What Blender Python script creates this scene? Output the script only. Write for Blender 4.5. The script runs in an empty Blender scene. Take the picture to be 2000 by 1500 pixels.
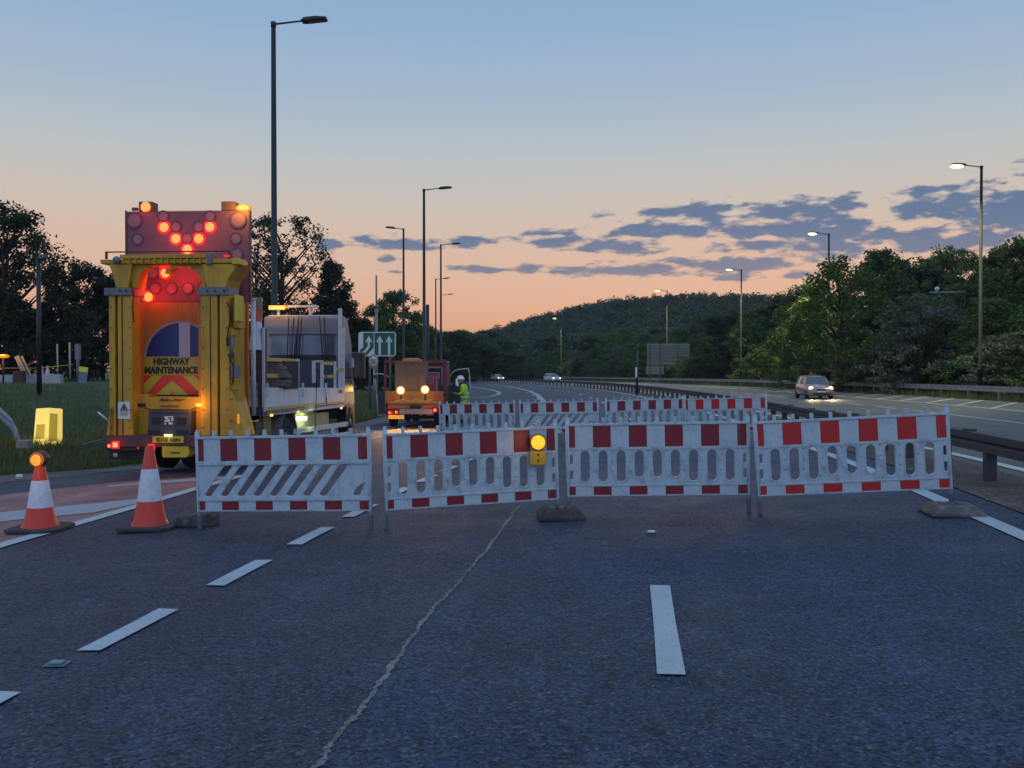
import bpy, bmesh, math, random
import numpy as np
from mathutils import Vector, Matrix
random.seed(7); np.random.seed(7)
SC = bpy.context.scene
COL = SC.collection

# ------------------------------------------------------------------ camera
F, CAMZ, PITCH = 1700.0, 1.68, math.atan(23/1700.0)
cam_d = bpy.data.cameras.new("camera"); cam = bpy.data.objects.new("camera", cam_d); COL.objects.link(cam)
cam_d.sensor_width = 36; cam_d.lens = 36*F/2000; cam_d.clip_end = 6000; cam_d.clip_start = 0.05
cam.location = (0, 0, CAMZ); cam.rotation_euler = (math.pi/2-PITCH, 0, 0)
SC.camera = cam

# ------------------------------------------------------------------ exposure
SC.view_settings.view_transform = 'Standard'; SC.view_settings.look = 'None'
SC.view_settings.exposure = 0.08; SC.view_settings.gamma = 1.0
try:
    SC.cycles.max_bounces = 6; SC.cycles.transparent_max_bounces = 12
    SC.cycles.sample_clamp_indirect = 4; SC.cycles.use_denoising = True
except Exception: pass

def lin(c):
    r = []
    for v in c[:3]:
        v = v/255.0
        r.append(v/12.92 if v <= .04045 else ((v+.055)/1.055)**2.4)
    return (r[0], r[1], r[2], 1)

# ------------------------------------------------------------------ world : dusk sky with low clouds
W = bpy.data.worlds.new("World"); SC.world = W; W.use_nodes = True
nt = W.node_tree; nt.nodes.clear(); N = nt.nodes; L = nt.links
def nd(t, **k):
    n = N.new(t)
    for a, b in k.items(): setattr(n, a, b)
    return n
def setin(n, i, v):
    if hasattr(v, 'is_linked') or isinstance(v, bpy.types.NodeSocket): L.new(v, n.inputs[i])
    else: n.inputs[i].default_value = v
def M(op, a, b=None, c=None, clamp=False):
    n = nd('ShaderNodeMath', operation=op, use_clamp=clamp); setin(n, 0, a)
    if b is not None: setin(n, 1, b)
    if c is not None: setin(n, 2, c)
    return n.outputs[0]
def VM(op, a, b=None, out=0):
    n = nd('ShaderNodeVectorMath', operation=op); setin(n, 0, a)
    if b is not None: setin(n, 1, b)
    return n.outputs[out]
tc = nd('ShaderNodeTexCoord'); sep = nd('ShaderNodeSeparateXYZ'); L.new(tc.outputs['Generated'], sep.inputs[0])
dx, dy, dz = sep.outputs
hor = M('SQRT', M('ADD', M('MULTIPLY', dx, dx), M('MULTIPLY', dy, dy)))
elev = M('DIVIDE', dz, M('MAXIMUM', hor, .001))          # tan of the elevation
ramp = nd('ShaderNodeValToRGB')
stops = [(-.02,(196,134,106)),(.03,(212,150,118)),(.065,(224,169,136)),(.105,(222,180,153)),(.145,(214,184,163)),(.19,(200,189,178)),(.245,(182,189,192)),
         (.31,(162,181,200)),(.39,(144,172,203)),(.47,(131,164,200)),(.8,(118,153,192)),(1.5,(120,152,190))]
cr = ramp.color_ramp
while len(cr.elements) > 1: cr.elements.remove(cr.elements[-1])
EM = 1.6
for i, (p, c) in enumerate(stops):
    e = cr.elements[0] if i == 0 else cr.elements.new((p+.1)/EM)
    e.position = (p+.1)/EM; e.color = lin(c)
L.new(M('DIVIDE', M('ADD', elev, .1), EM, clamp=True), ramp.inputs[0])
# clouds, laid out by azimuth and elevation of the sky itself
az = M('DIVIDE', dx, M('MAXIMUM', dy, .05))
cmb = nd('ShaderNodeCombineXYZ'); L.new(az, cmb.inputs[0]); L.new(M('MULTIPLY', elev, 1.0), cmb.inputs[1])
uv = cmb.outputs[0]
nz = nd('ShaderNodeTexNoise'); nz.inputs['Scale'].default_value = 25; nz.inputs['Detail'].default_value = 9; nz.inputs['Roughness'].default_value = .6
strd = VM('MULTIPLY', uv, (1, 3.2, 1)); L.new(strd, nz.inputs['Vector'])
CL = [(1590,465,130,26),(1320,452,115,15),(1560,425,115,17),(1375,420,52,15),(1280,421,66,8),(1620,500,66,20),(1890,440,130,28),(1970,470,95,34),
      (1800,492,60,18),(1810,408,55,8),(1700,480,50,16),(1080,470,58,10),(1080,456,42,6),(1220,483,92,12),(1130,528,60,8),(1250,530,92,13),
      (1040,525,22,9),(780,477,78,10),(925,475,48,9),(640,483,24,10),(760,508,18,6),(765,532,22,5),(935,527,42,6),(1440,525,92,15),(1440,545,52,8),
      (1330,514,32,6),(1560,545,32,6),(1880,500,70,16),(2120,450,120,50),(1480,490,70,14)]
acc = None
for (px, py, rx, ry) in CL:
    c = ((px-1000)/F, (727-py)/F, 0)
    v = VM('SUBTRACT', uv, c); v = VM('MULTIPLY', v, (F/rx, F/ry, 0)); ln = VM('LENGTH', v, out=1)
    d = M('SUBTRACT', 1.0, ln)
    acc = d if acc is None else M('MAXIMUM', acc, d)
acc = M('MAXIMUM', acc, -1.5)
nzc = M('MULTIPLY', M('SUBTRACT', nz.outputs['Fac'], .5), 5.4)
den = M('ADD', acc, nzc)
den = M('MULTIPLY', M('ADD', den, .50), 1.1, clamp=True)
front = M('GREATER_THAN', dy, .2)
den = M('SMOOTH_MAX', M('MULTIPLY', M('MULTIPLY', M('MULTIPLY', den, den), M('SUBTRACT', 3.0, M('MULTIPLY', den, 2.0))), front), 0.0, 0.02)
ccr = nd('ShaderNodeMix', data_type='RGBA'); ccr.inputs[6].default_value = lin((132,130,142)); ccr.inputs[7].default_value = lin((94,116,146))
L.new(M('MULTIPLY', M('SUBTRACT', elev, .09), 14, clamp=True), ccr.inputs[0])
mx = nd('ShaderNodeMix', data_type='RGBA'); L.new(den, mx.inputs[0]); L.new(ramp.outputs[0], mx.inputs[6]); L.new(ccr.outputs[2], mx.inputs[7])
# the half of the sky behind the viewer and overhead: even blue, brightened to fill the scene with light
back = M('MULTIPLY', M('SUBTRACT', .25, dy), 1.2, clamp=True)
mx2 = nd('ShaderNodeMix', data_type='RGBA'); L.new(back, mx2.inputs[0]); L.new(mx.outputs[2], mx2.inputs[6]); mx2.inputs[7].default_value = (.46,.62,.90,1)
high = M('MULTIPLY', M('SUBTRACT', elev, .6), 1.0, clamp=True)
mx3 = nd('ShaderNodeMix', data_type='RGBA'); L.new(high, mx3.inputs[0]); L.new(mx2.outputs[2], mx3.inputs[6]); mx3.inputs[7].default_value = (.29,.46,.76,1)
bg = nd('ShaderNodeBackground'); bg.inputs[1].default_value = 1.0; L.new(mx3.outputs[2], bg.inputs[0])
sky = nd('ShaderNodeTexSky', sky_type='NISHITA'); sky.sun_disc = False; sky.sun_elevation = math.radians(1.0); sky.sun_rotation = math.radians(12)
bg2 = nd('ShaderNodeBackground'); bg2.inputs[1].default_value = .004; L.new(sky.outputs[0], bg2.inputs[0])
ad = nd('ShaderNodeAddShader'); L.new(bg.outputs[0], ad.inputs[0]); L.new(bg2.outputs[0], ad.inputs[1])
wo = nd('ShaderNodeOutputWorld'); L.new(ad.outputs[0], wo.inputs[0])

# ------------------------------------------------------------------ sun, just at the horizon
sd = bpy.data.lights.new("sun", 'SUN'); sd.energy = 0.25; sd.angle = math.radians(12); sd.color = (1, .62, .38)
so = bpy.data.objects.new("sun", sd); COL.objects.link(so)
so.rotation_euler = (math.radians(87), 0, math.radians(180-12))

def lamp(name, kind, loc, energy, color, size=.1, parent=None, spot=None, rot=None):
    d = bpy.data.lights.new(name, kind); d.energy = energy; d.color = color
    if kind in ('POINT', 'SPOT'): d.shadow_soft_size = size
    if kind == 'SPOT': d.spot_size = math.radians(spot or 150); d.spot_blend = .6
    o = bpy.data.objects.new(name, d); COL.objects.link(o); o.location = loc
    if rot: o.rotation_euler = rot
    if parent: o.parent = parent
    return o

# ------------------------------------------------------------------ geometry helpers
def sstep(a, b, x):
    t = min(1, max(0, (x-a)/(b-a))); return t*t*(3-2*t)
def ground(x, y):
    if x < -8: z = -.216 + (x+8)*-.0
    elif x < 6: z = .027*x
    elif x < 10: t = (x-6)/4; z = .162+.027*4*(t-.5*t*t)+.012*4*(.5*t*t)
    else: z = .162+.054+.054-.03+.012*(x-10)
    if x < 0: z += min(1.5, .075*max(0, LX(y)-x-1.0))*sstep(10, 22, y)
    return z - .22*sstep(11, 27, y)
def ray(px, py):
    u = (px-1000)/F; w = -(py-750)/F
    return Vector((u, math.cos(PITCH)+w*math.sin(PITCH), -math.sin(PITCH)+w*math.cos(PITCH)))
def G(px, py, lift=0.0):
    d = ray(px, py); t = 12.0
    for _ in range(60):
        g = ground(d.x*t, d.y*t)+lift
        t2 = (g-CAMZ)/d.z
        t = .5*t+.5*min(600, max(.5, t2))
    return Vector((d.x*t, d.y*t, CAMZ+d.z*t))
def at(px, py, Y):
    d = ray(px, py); t = Y/d.y
    return Vector((d.x*t, Y, CAMZ+d.z*t))

class Frame:      # a vehicle's own axes: a to its right, b forward, z up
    def __init__(s, x, y, slope, z=None):
        n = math.hypot(1, slope); s.Fx, s.Fy = slope/n, 1/n; s.Rx, s.Ry = 1/n, -slope/n
        s.x, s.y = x, y; s.z = ground(x, y) if z is None else z; s.rot = -math.atan(slope)
    def p(s, px, py, b):
        d = ray(px, py)
        # Ox+a Rx+b Fx = t dx ; Oy+a Ry+b Fy = t dy
        A = np.array([[d.x, -s.Rx], [d.y, -s.Ry]]); B = np.array([s.x+b*s.Fx, s.y+b*s.Fy])
        t, a = np.linalg.solve(A, B)
        return (float(a), b, float(CAMZ+t*d.z-s.z))
    def root(s, name):
        o = bpy.data.objects.new(name, None); COL.objects.link(o); o.location = (s.x, s.y, s.z); o.rotation_euler = (0, 0, s.rot)
        o.empty_display_size = .2
        return o

def tag(o, label=None, cat=None, group=None, kind=None):
    if label: o['label'] = label
    if cat: o['category'] = cat
    if group: o['group'] = group
    if kind: o['kind'] = kind
    return o
def empty(name, loc=(0,0,0), rz=0, label=None, cat=None, group=None):
    o = bpy.data.objects.new(name, None); COL.objects.link(o); o.location = loc; o.rotation_euler = (0,0,rz); o.empty_display_size = .2
    return tag(o, label, cat, group)

class MB:
    def __init__(s): s.v = []; s.f = []; s.m = []; s.sm = []; s.mats = []
    def mi(s, mat):
        if mat is None: return 0
        if mat not in s.mats: s.mats.append(mat)
        return s.mats.index(mat)
    def add(s, vs, fs, mat=None, smooth=False):
        b = len(s.v); s.v += [tuple(v) for v in vs]; k = s.mi(mat)
        for f in fs: s.f.append(tuple(i+b for i in f)); s.m.append(k); s.sm.append(smooth)
        return s
    def box(s, a, b, mat=None):
        x0,x1 = sorted((a[0],b[0])); y0,y1 = sorted((a[1],b[1])); z0,z1 = sorted((a[2],b[2]))
        return s.add([(x0,y0,z0),(x1,y0,z0),(x1,y1,z0),(x0,y1,z0),(x0,y0,z1),(x1,y0,z1),(x1,y1,z1),(x0,y1,z1)],
                     [(0,3,2,1),(4,5,6,7),(0,1,5,4),(1,2,6,5),(2,3,7,6),(3,0,4,7)], mat)
    def prism(s, pts, axis, d0, d1, mat=None):     # pts 2D in the plane across axis
        n = len(pts)
        def mk(p, d): return {0:(d,p[0],p[1]), 1:(p[0],d,p[1]), 2:(p[0],p[1],d)}[axis]
        vs = [mk(p, d0) for p in pts]+[mk(p, d1) for p in pts]
        fs = [tuple(range(n)), tuple(range(2*n-1, n-1, -1))]+[(i, i+n, (i+1)%n+n, (i+1)%n) for i in range(n)]
        return s.add(vs, fs, mat)
    def cyl(s, p0, p1, r0, r1=None, n=12, mat=None, caps=True, smooth=True):
        r1 = r0 if r1 is None else r1; p0 = Vector(p0); p1 = Vector(p1); d = (p1-p0)
        if d.length < 1e-6: return s
        q = d.to_track_quat('Z', 'Y').to_matrix(); vs = []
        for p, r in ((p0, r0), (p1, r1)):
            for i in range(n):
                a = 2*math.pi*i/n; vs.append(p+q@Vector((r*math.cos(a), r*math.sin(a), 0)))
        s.add(vs, [(i, (i+1)%n, (i+1)%n+n, i+n) for i in range(n)], mat, smooth)
        if caps: s.add(vs, [tuple(range(n-1, -1, -1)), tuple(range(n, 2*n))], mat)
        return s
    def tube(s, pts, r, n=8, mat=None):
        for a, b in zip(pts[:-1], pts[1:]): s.cyl(a, b, r, r, n, mat)
        return s
    def lathe(s, prof, c=(0,0,0), n=24, mat=None, axis=2, mats=None, smooth=True):
        vs = []
        for r, h in prof:
            for i in range(n):
                a = 2*math.pi*i/n; x, y = r*math.cos(a), r*math.sin(a)
                v = (x,y,h) if axis == 2 else ((x,-h,y) if axis == 1 else (h,x,y))
                vs.append((v[0]+c[0], v[1]+c[1], v[2]+c[2]))
        for j in range(len(prof)-1):
            fs = [(j*n+i, j*n+(i+1)%n, (j+1)*n+(i+1)%n, (j+1)*n+i) for i in range(n)]
            base = len(s.v)
            s.add([vs[k] for k in range(j*n, (j+2)*n)], [tuple(i-j*n for i in f) for f in fs], mats[j] if mats else mat, smooth)
        return s
    def ball(s, c, r, mat=None, n=12, sz=1.0, sx=1.0, sy=1.0):
        m = n//2; vs = []
        for j in range(m+1):
            t = math.pi*j/m
            for i in range(n):
                a = 2*math.pi*i/n; vs.append((c[0]+sx*r*math.sin(t)*math.cos(a), c[1]+sy*r*math.sin(t)*math.sin(a), c[2]+sz*r*math.cos(t)))
        return s.add(vs, [(j*n+i, (j+1)*n+i, (j+1)*n+(i+1)%n, j*n+(i+1)%n) for j in range(m) for i in range(n)], mat, True)
    def build(s, name, mat=None, parent=None, loc=None, bevel=0, label=None, cat=None, group=None, kind=None, merge=False):
        me = bpy.data.meshes.new(name); me.from_pydata(s.v, [], s.f)
        mats = s.mats if s.mats else [mat]
        if mat is not None and s.mats and None in s.mats: pass
        for m in mats: me.materials.append(m)
        if s.mats: me.polygons.foreach_set('material_index', s.m)
        me.polygons.foreach_set('use_smooth', s.sm)
        bm = bmesh.new(); bm.from_mesh(me)
        bmesh.ops.remove_doubles(bm, verts=bm.verts, dist=1e-5)
        bmesh.ops.recalc_face_normals(bm, faces=bm.faces); bm.to_mesh(me); bm.free()
        o = bpy.data.objects.new(name, me); COL.objects.link(o)
        if parent: o.parent = parent
        if loc: o.location = loc
        if bevel:
            b = o.modifiers.new('bevel', 'BEVEL'); b.width = bevel; b.segments = 2; b.limit_method = 'ANGLE'; b.angle_limit = math.radians(40)
        return tag(o, label, cat, group, kind)

def curve_plate(name, outer, holes, th, mat, parent=None, bevel=0.004, y=0.0):
    """A plate standing in the XZ plane, thickness along Y, with real holes."""
    cu = bpy.data.curves.new(name, 'CURVE'); cu.dimensions = '2D'; cu.fill_mode = 'BOTH'
    for pts in [outer]+holes:
        sp = cu.splines.new('POLY'); sp.points.add(len(pts)-1)
        for i, p in enumerate(pts): sp.points[i].co = (p[0], p[1], 0, 1)
        sp.use_cyclic_u = True
    cu.extrude = th/2-bevel; cu.bevel_depth = bevel; cu.bevel_resolution = 1; cu.offset = -bevel
    tmp = bpy.data.objects.new(name, cu); COL.objects.link(tmp)
    dg = bpy.context.evaluated_depsgraph_get(); me = bpy.data.meshes.new_from_object(tmp.evaluated_get(dg))
    bpy.data.objects.remove(tmp); bpy.data.curves.remove(cu)
    me.transform(Matrix(((1,0,0,0),(0,0,-1,y),(0,1,0,0),(0,0,0,1))))
    me.materials.clear(); me.materials.append(mat); me.name = name
    o = bpy.data.objects.new(name, me); COL.objects.link(o)
    if parent: o.parent = parent
    return o
def text(name, body, size, mat, parent, loc, sx=1.0, bold=.012, th=.002, rot=None, spacing=1.0, fit=None):
    cu = bpy.data.curves.new(name, 'FONT'); cu.body = body; cu.size = size; cu.extrude = th; cu.offset = bold*size; cu.align_x = 'CENTER'; cu.align_y = 'CENTER'
    cu.space_line = .95; cu.space_character = spacing
    tmp = bpy.data.objects.new(name, cu); COL.objects.link(tmp)
    dg = bpy.context.evaluated_depsgraph_get(); me = bpy.data.meshes.new_from_object(tmp.evaluated_get(dg))
    bpy.data.objects.remove(tmp); bpy.data.curves.remove(cu)
    if fit:
        xs_ = [v.co.x for v in me.vertices]; ys_ = [v.co.y for v in me.vertices]; sx = fit[0]/(max(xs_)-min(xs_)); k_ = fit[1]/(max(ys_)-min(ys_)); me.transform(Matrix.Translation((-(max(xs_)+min(xs_))/2, -(max(ys_)+min(ys_))/2, 0))); me.transform(Matrix.Diagonal((1, k_, 1, 1)))
    me.transform(Matrix(((sx,0,0,0),(0,0,-1,0),(0,1,0,0),(0,0,0,1))))
    me.materials.clear(); me.materials.append(mat)
    o = bpy.data.objects.new(name, me); COL.objects.link(o); o.parent = parent; o.location = loc
    if rot: o.rotation_euler = rot
    return o
def copy_tree(o, parent=None):
    c = o.copy(); COL.objects.link(c); c.parent = parent
    for ch in list(o.children): copy_tree(ch, c)
    return c

# ------------------------------------------------------------------ materials
MATS = {}
def mat(name, col, rough=.6, metal=0, dirt=.0, dirtcol=(.06,.05,.045,1), dscale=6, bump=0, bscale=60, emit=None, es=0, vary=0, vscale=3, coat=0, alpha=1, trans=0, streak=None):
    if name in MATS: return MATS[name]
    m = bpy.data.materials.new(name); m.use_nodes = True; t = m.node_tree; b = t.nodes['Principled BSDF']
    col = tuple(col)+((1,) if len(col) == 3 else ()); b.inputs['Roughness'].default_value = rough; b.inputs['Metallic'].default_value = metal
    b.inputs['Base Color'].default_value = col
    if coat: b.inputs['Coat Weight'].default_value = coat; b.inputs['Coat Roughness'].default_value = .15
    if alpha < 1: b.inputs['Alpha'].default_value = alpha
    if trans: b.inputs['Transmission Weight'].default_value = trans
    src = None; co = None
    if dirt or vary or bump:
        co = t.nodes.new('ShaderNodeTexCoord')
    if vary:
        n = t.nodes.new('ShaderNodeTexNoise'); n.inputs['Scale'].default_value = vscale; n.inputs['Detail'].default_value = 4; t.links.new(co.outputs['Object'], n.inputs['Vector'])
        mr = t.nodes.new('ShaderNodeMapRange'); mr.inputs[1].default_value = .3; mr.inputs[2].default_value = .7; mr.inputs[3].default_value = 1-vary; mr.inputs[4].default_value = 1+vary
        t.links.new(n.outputs['Fac'], mr.inputs[0])
        vm = t.nodes.new('ShaderNodeVectorMath'); vm.operation = 'SCALE'; vm.inputs[0].default_value = col[:3]; t.links.new(mr.outputs[0], vm.inputs[3]); src = vm.outputs[0]
    if dirt:
        n = t.nodes.new('ShaderNodeTexNoise'); n.inputs['Scale'].default_value = dscale; n.inputs['Detail'].default_value = 8; n.inputs['Roughness'].default_value = .65; t.links.new(co.outputs['Object'], n.inputs['Vector'])
        if streak:
            mp = t.nodes.new('ShaderNodeMapping'); mp.inputs['Scale'].default_value = streak; t.links.new(co.outputs['Object'], mp.inputs[0]); t.links.new(mp.outputs[0], n.inputs['Vector'])
        mr = t.nodes.new('ShaderNodeMapRange'); mr.inputs[1].default_value = .48; mr.inputs[2].default_value = .72; mr.inputs[3].default_value = 0; mr.inputs[4].default_value = dirt
        t.links.new(n.outputs['Fac'], mr.inputs[0])
        mix = t.nodes.new('ShaderNodeMix'); mix.data_type = 'RGBA'; t.links.new(mr.outputs[0], mix.inputs[0])
        if src: t.links.new(src, mix.inputs[6])
        else: mix.inputs[6].default_value = col
        mix.inputs[7].default_value = dirtcol; src = mix.outputs[2]
        ra = t.nodes.new('ShaderNodeMath'); ra.operation = 'MULTIPLY_ADD'; t.links.new(mr.outputs[0], ra.inputs[0]); ra.inputs[1].default_value = .4; ra.inputs[2].default_value = rough; t.links.new(ra.outputs[0], b.inputs['Roughness'])
    if src: t.links.new(src, b.inputs['Base Color'])
    if bump:
        n = t.nodes.new('ShaderNodeTexNoise'); n.inputs['Scale'].default_value = bscale; n.inputs['Detail'].default_value = 5; t.links.new(co.outputs['Object'], n.inputs['Vector'])
        bp = t.nodes.new('ShaderNodeBump'); bp.inputs['Strength'].default_value = bump; bp.inputs['Distance'].default_value = .01; t.links.new(n.outputs['Fac'], bp.inputs['Height']); t.links.new(bp.outputs[0], b.inputs['Normal'])
    if emit: b.inputs['Emission Color'].default_value = tuple(emit)+(1,); b.inputs['Emission Strength'].default_value = es
    MATS[name] = m; return m

P_WHITE = mat('barrier_plastic', (.42,.50,.56), .5, dirt=.6, dirtcol=(.14,.15,.16,1), dscale=16, bump=.15, bscale=40, streak=(1,1,.45))
P_SHEET = mat('barrier_white_sheeting', (.44,.51,.56), .4, dirt=.45, dirtcol=(.20,.23,.24,1), dscale=26, vary=.08)
P_RED = mat('barrier_red_sheeting', (.21,.008,.018), .4, dirt=.35, dirtcol=(.10,.02,.02,1), dscale=12)
P_RED2 = mat('barrier_bright_red_sheeting', (.48,.012,.012), .4, dirt=.25, dirtcol=(.2,.03,.02,1), dscale=12)
RUBBER = mat('black_rubber', (.035,.033,.032), .8, dirt=.6, dirtcol=(.12,.11,.10,1), dscale=10, bump=.5, bscale=30)
RUBBERG = mat('dusty_rubber_block', (.06,.06,.062), .85, dirt=.8, dirtcol=(.20,.19,.18,1), dscale=14, bump=.6, bscale=40)
DARKM = mat('dark_grey_foot', (.10,.105,.115), .6, dirt=.4)
CONE_R = mat('cone_orange', (.62,.035,.018), .4, dirt=.3, dirtcol=(.18,.04,.03,1), dscale=8)
CONE_W = mat('cone_sleeve', (.60,.62,.68), .45, dirt=.5, dirtcol=(.28,.27,.28,1), dscale=14, bump=.3, bscale=90)
YEL = mat('truck_yellow', (.52,.27,.015), .5, dirt=.5, dirtcol=(.17,.085,.014,1), dscale=5, vary=.2, vscale=1.5, streak=(1.6,1.2,.45), bump=.1, bscale=30)
YELB = mat('bright_yellow', (.62,.42,.02), .5, dirt=.3, dirtcol=(.2,.13,.03,1), dscale=5)
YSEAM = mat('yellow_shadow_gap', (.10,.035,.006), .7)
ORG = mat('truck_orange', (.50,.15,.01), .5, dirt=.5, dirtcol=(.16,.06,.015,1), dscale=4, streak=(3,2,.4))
PINK = mat('signal_board_grey', (.18,.075,.10), .6, dirt=.35, dirtcol=(.12,.06,.08,1), dscale=4)
PINKD = mat('unlit_lens', (.26,.12,.15), .4)
RIM = mat('lens_rim', (.12,.045,.06), .6)
BLUE = mat('sign_blue', (.012,.02,.13), .4, dirt=.2)
CHR_R = mat('chevron_red', (.65,.035,.02), .45, dirt=.15, dirtcol=(.3,.05,.03,1))
CHR_Y = mat('chevron_yellow', (.45,.38,.03), .45, dirt=.15, dirtcol=(.25,.2,.05,1))
PLATEY = mat('plate_yellow', (.65,.42,.03), .4)
BLACK = mat('black_paint', (.012,.012,.014), .5)
WHITE = mat('white_paint', (.60,.63,.68), .4, dirt=.55, dirtcol=(.24,.23,.22,1), dscale=5, streak=(3,3,.5))
WHITED = mat('dirty_white_steel', (.55,.55,.57), .5, dirt=.5, dirtcol=(.2,.18,.17,1), dscale=6)
BROWN = mat('red_oxide_steel', (.085,.035,.035), .6, dirt=.4, dirtcol=(.04,.03,.03,1))
DGREY = mat('dark_grey', (.05,.047,.055), .6, dirt=.4, dirtcol=(.11,.10,.10,1))
MGREY = mat('mid_grey', (.16,.16,.18), .5, metal=.3, dirt=.4)
GLASS = mat('dark_glass', (.02,.024,.035), .06, coat=1)
GLASSB = mat('cab_rear_glass', (.055,.07,.13), .12, coat=1, vary=.5, vscale=2)
TYRE = mat('tyre', (.018,.018,.019), .85, bump=.3, bscale=30)
GALV = mat('galvanised_steel', (.30,.31,.33), .5, metal=.5, dirt=.4, dirtcol=(.18,.16,.14,1))
COLUMN = mat('lamp_column_paint', (.016,.018,.019), .5, vary=.2)
COLUMNG = mat('lamp_column_green_grey', (.006,.0085,.0075), .8, vary=.2)
RAILD = mat('weathered_rail', (.050,.048,.054), .6, metal=.2, dirt=.6, dirtcol=(.035,.028,.028,1), dscale=3, bump=.2, bscale=20)
RAILL = mat('verge_rail', (.26,.27,.28), .5, metal=.4, dirt=.5, dirtcol=(.12,.11,.1,1), dscale=2)
WOOD = mat('timber', (.22,.13,.07), .8, dirt=.4)
SGREEN = mat('sign_green', (.008,.085,.045), .4, vary=.1)
SWHITE = mat('sign_white', (.62,.63,.62), .4, dirt=.2, dirtcol=(.4,.4,.38,1))
SBACK = mat('sign_back_grey', (.22,.22,.17), .6, dirt=.3, dirtcol=(.1,.1,.08,1), dscale=1.5)
CRIM = mat('crimson_paint', (.20,.025,.04), .5, dirt=.3, dirtcol=(.08,.02,.02,1))
RUSTB = mat('faded_brown_board', (.17,.11,.075), .7, dirt=.6, dirtcol=(.12,.06,.04,1), dscale=5)
TGATE = mat('ochre_tailgate', (.30,.15,.03), .55, dirt=.6, dirtcol=(.22,.10,.03,1), dscale=5)
STEELW = mat('pale_beam', (.30,.25,.20), .5, dirt=.5, dirtcol=(.2,.14,.08,1))
TAPE = mat('yellow_tape', (.5,.33,.04), .6, dirt=.3)
STRAP = mat('black_strap', (.012,.012,.016), .8)
HIVIS = mat('hi_vis_lime', (.42,.75,.03), .7, vary=.12, vscale=12)
REFL = mat('reflective_band', (.55,.60,.50), .35)
SKIN = mat('skin', (.42,.22,.15), .55)
HELM = mat('white_hard_hat', (.70,.70,.73), .35)
DCLOTH = mat('dark_cloth', (.02,.02,.025), .9)
def emis(name, c, s):
    return mat(name, (.02,.02,.02), .5, emit=c, es=s)
E_RED = emis('lit_signal_lens', (1,.30,.07), 1.5)
E_REDR = emis('lit_halo_red', (1,.012,.004), 1.1)
E_TAIL = emis('tail_lamp_core', (1,.30,.13), 1.6)
E_TAILR = emis('tail_lamp_red', (1,.01,.01), 1.0)
E_AMB = emis('amber_lamp_core', (1,.48,.07), 1.7)
E_AMBR = emis('amber_lamp_edge', (1,.24,.0), 1.0)
E_AMBD = emis('amber_lens_dim', (1,.38,.02), .7)
E_WORK = emis('work_lamp', (.86,1,.62), 2.2)
E_HEAD = emis('headlamp', (1,.80,.42), 4)
E_HEADE = emis('headlamp_edge', (1,.5,.12), 1.6)
E_STREET = emis('street_lamp_lens', (1,.86,.36), 2.6)

# leaves
def leafmat(name, cols, rough=.6, transl=.25, ns=.9):
    m = bpy.data.materials.new(name); m.use_nodes = True; t = m.node_tree; b = t.nodes['Principled BSDF']; b.inputs['Roughness'].default_value = rough
    b.inputs['Specular IOR Level'].default_value = .25
    co = t.nodes.new('ShaderNodeTexCoord'); oi = t.nodes.new('ShaderNodeObjectInfo')
    n = t.nodes.new('ShaderNodeTexNoise'); n.inputs['Scale'].default_value = ns; n.inputs['Detail'].default_value = 5; t.links.new(co.outputs['Object'], n.inputs['Vector'])
    a = t.nodes.new('ShaderNodeMath'); a.operation = 'MULTIPLY_ADD'; t.links.new(oi.outputs['Random'], a.inputs[0]); a.inputs[1].default_value = .55
    s = t.nodes.new('ShaderNodeMath'); s.operation = 'SUBTRACT'; t.links.new(n.outputs['Fac'], s.inputs[0]); s.inputs[1].default_value = .25; t.links.new(s.outputs[0], a.inputs[2])
    r = t.nodes.new('ShaderNodeValToRGB'); e = r.color_ramp.elements
    e[0].position = 0; e[0].color = cols[0]+(1,); e[1].position = 1; e[1].color = cols[-1]+(1,)
    for i, c in enumerate(cols[1:-1]): q = r.color_ramp.elements.new((i+1)/(len(cols)-1)); q.color = c+(1,)
    t.links.new(a.outputs[0], r.inputs[0]); t.links.new(r.outputs[0], b.inputs['Base Color'])
    tr = t.nodes.new('ShaderNodeBsdfTranslucent'); t.links.new(r.outputs[0], tr.inputs[0]); ms = t.nodes.new('ShaderNodeMixShader'); ms.inputs[0].default_value = transl
    out = t.nodes['Material Output']; t.links.new(b.outputs[0], ms.inputs[1]); t.links.new(tr.outputs[0], ms.inputs[2]); t.links.new(ms.outputs[0], out.inputs[0])
    return m
LEAF = leafmat('leaves_mixed_green', [(.035,.065,.022),(.055,.10,.028),(.10,.15,.03),(.07,.10,.035)])
LEAFD = leafmat('leaves_dark', [(.018,.025,.014),(.026,.036,.016),(.036,.046,.020)])
LEAFY = leafmat('leaves_yellow_green', [(.06,.10,.02),(.09,.135,.024),(.125,.16,.03)])
LEAFG = leafmat('leaves_grey_green', [(.09,.115,.085),(.12,.13,.09),(.10,.085,.055)])
LEAFH = leafmat('hill_leaves', [(.014,.018,.016),(.030,.038,.027),(.045,.065,.032),(.095,.12,.05)], ns=.10)
BARK = mat('bark', (.035,.026,.02), .9, bump=.6, bscale=12)
GRASSM = leafmat('grass_blades', [(.065,.09,.03),(.10,.125,.04),(.15,.145,.06)], transl=.15)

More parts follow.
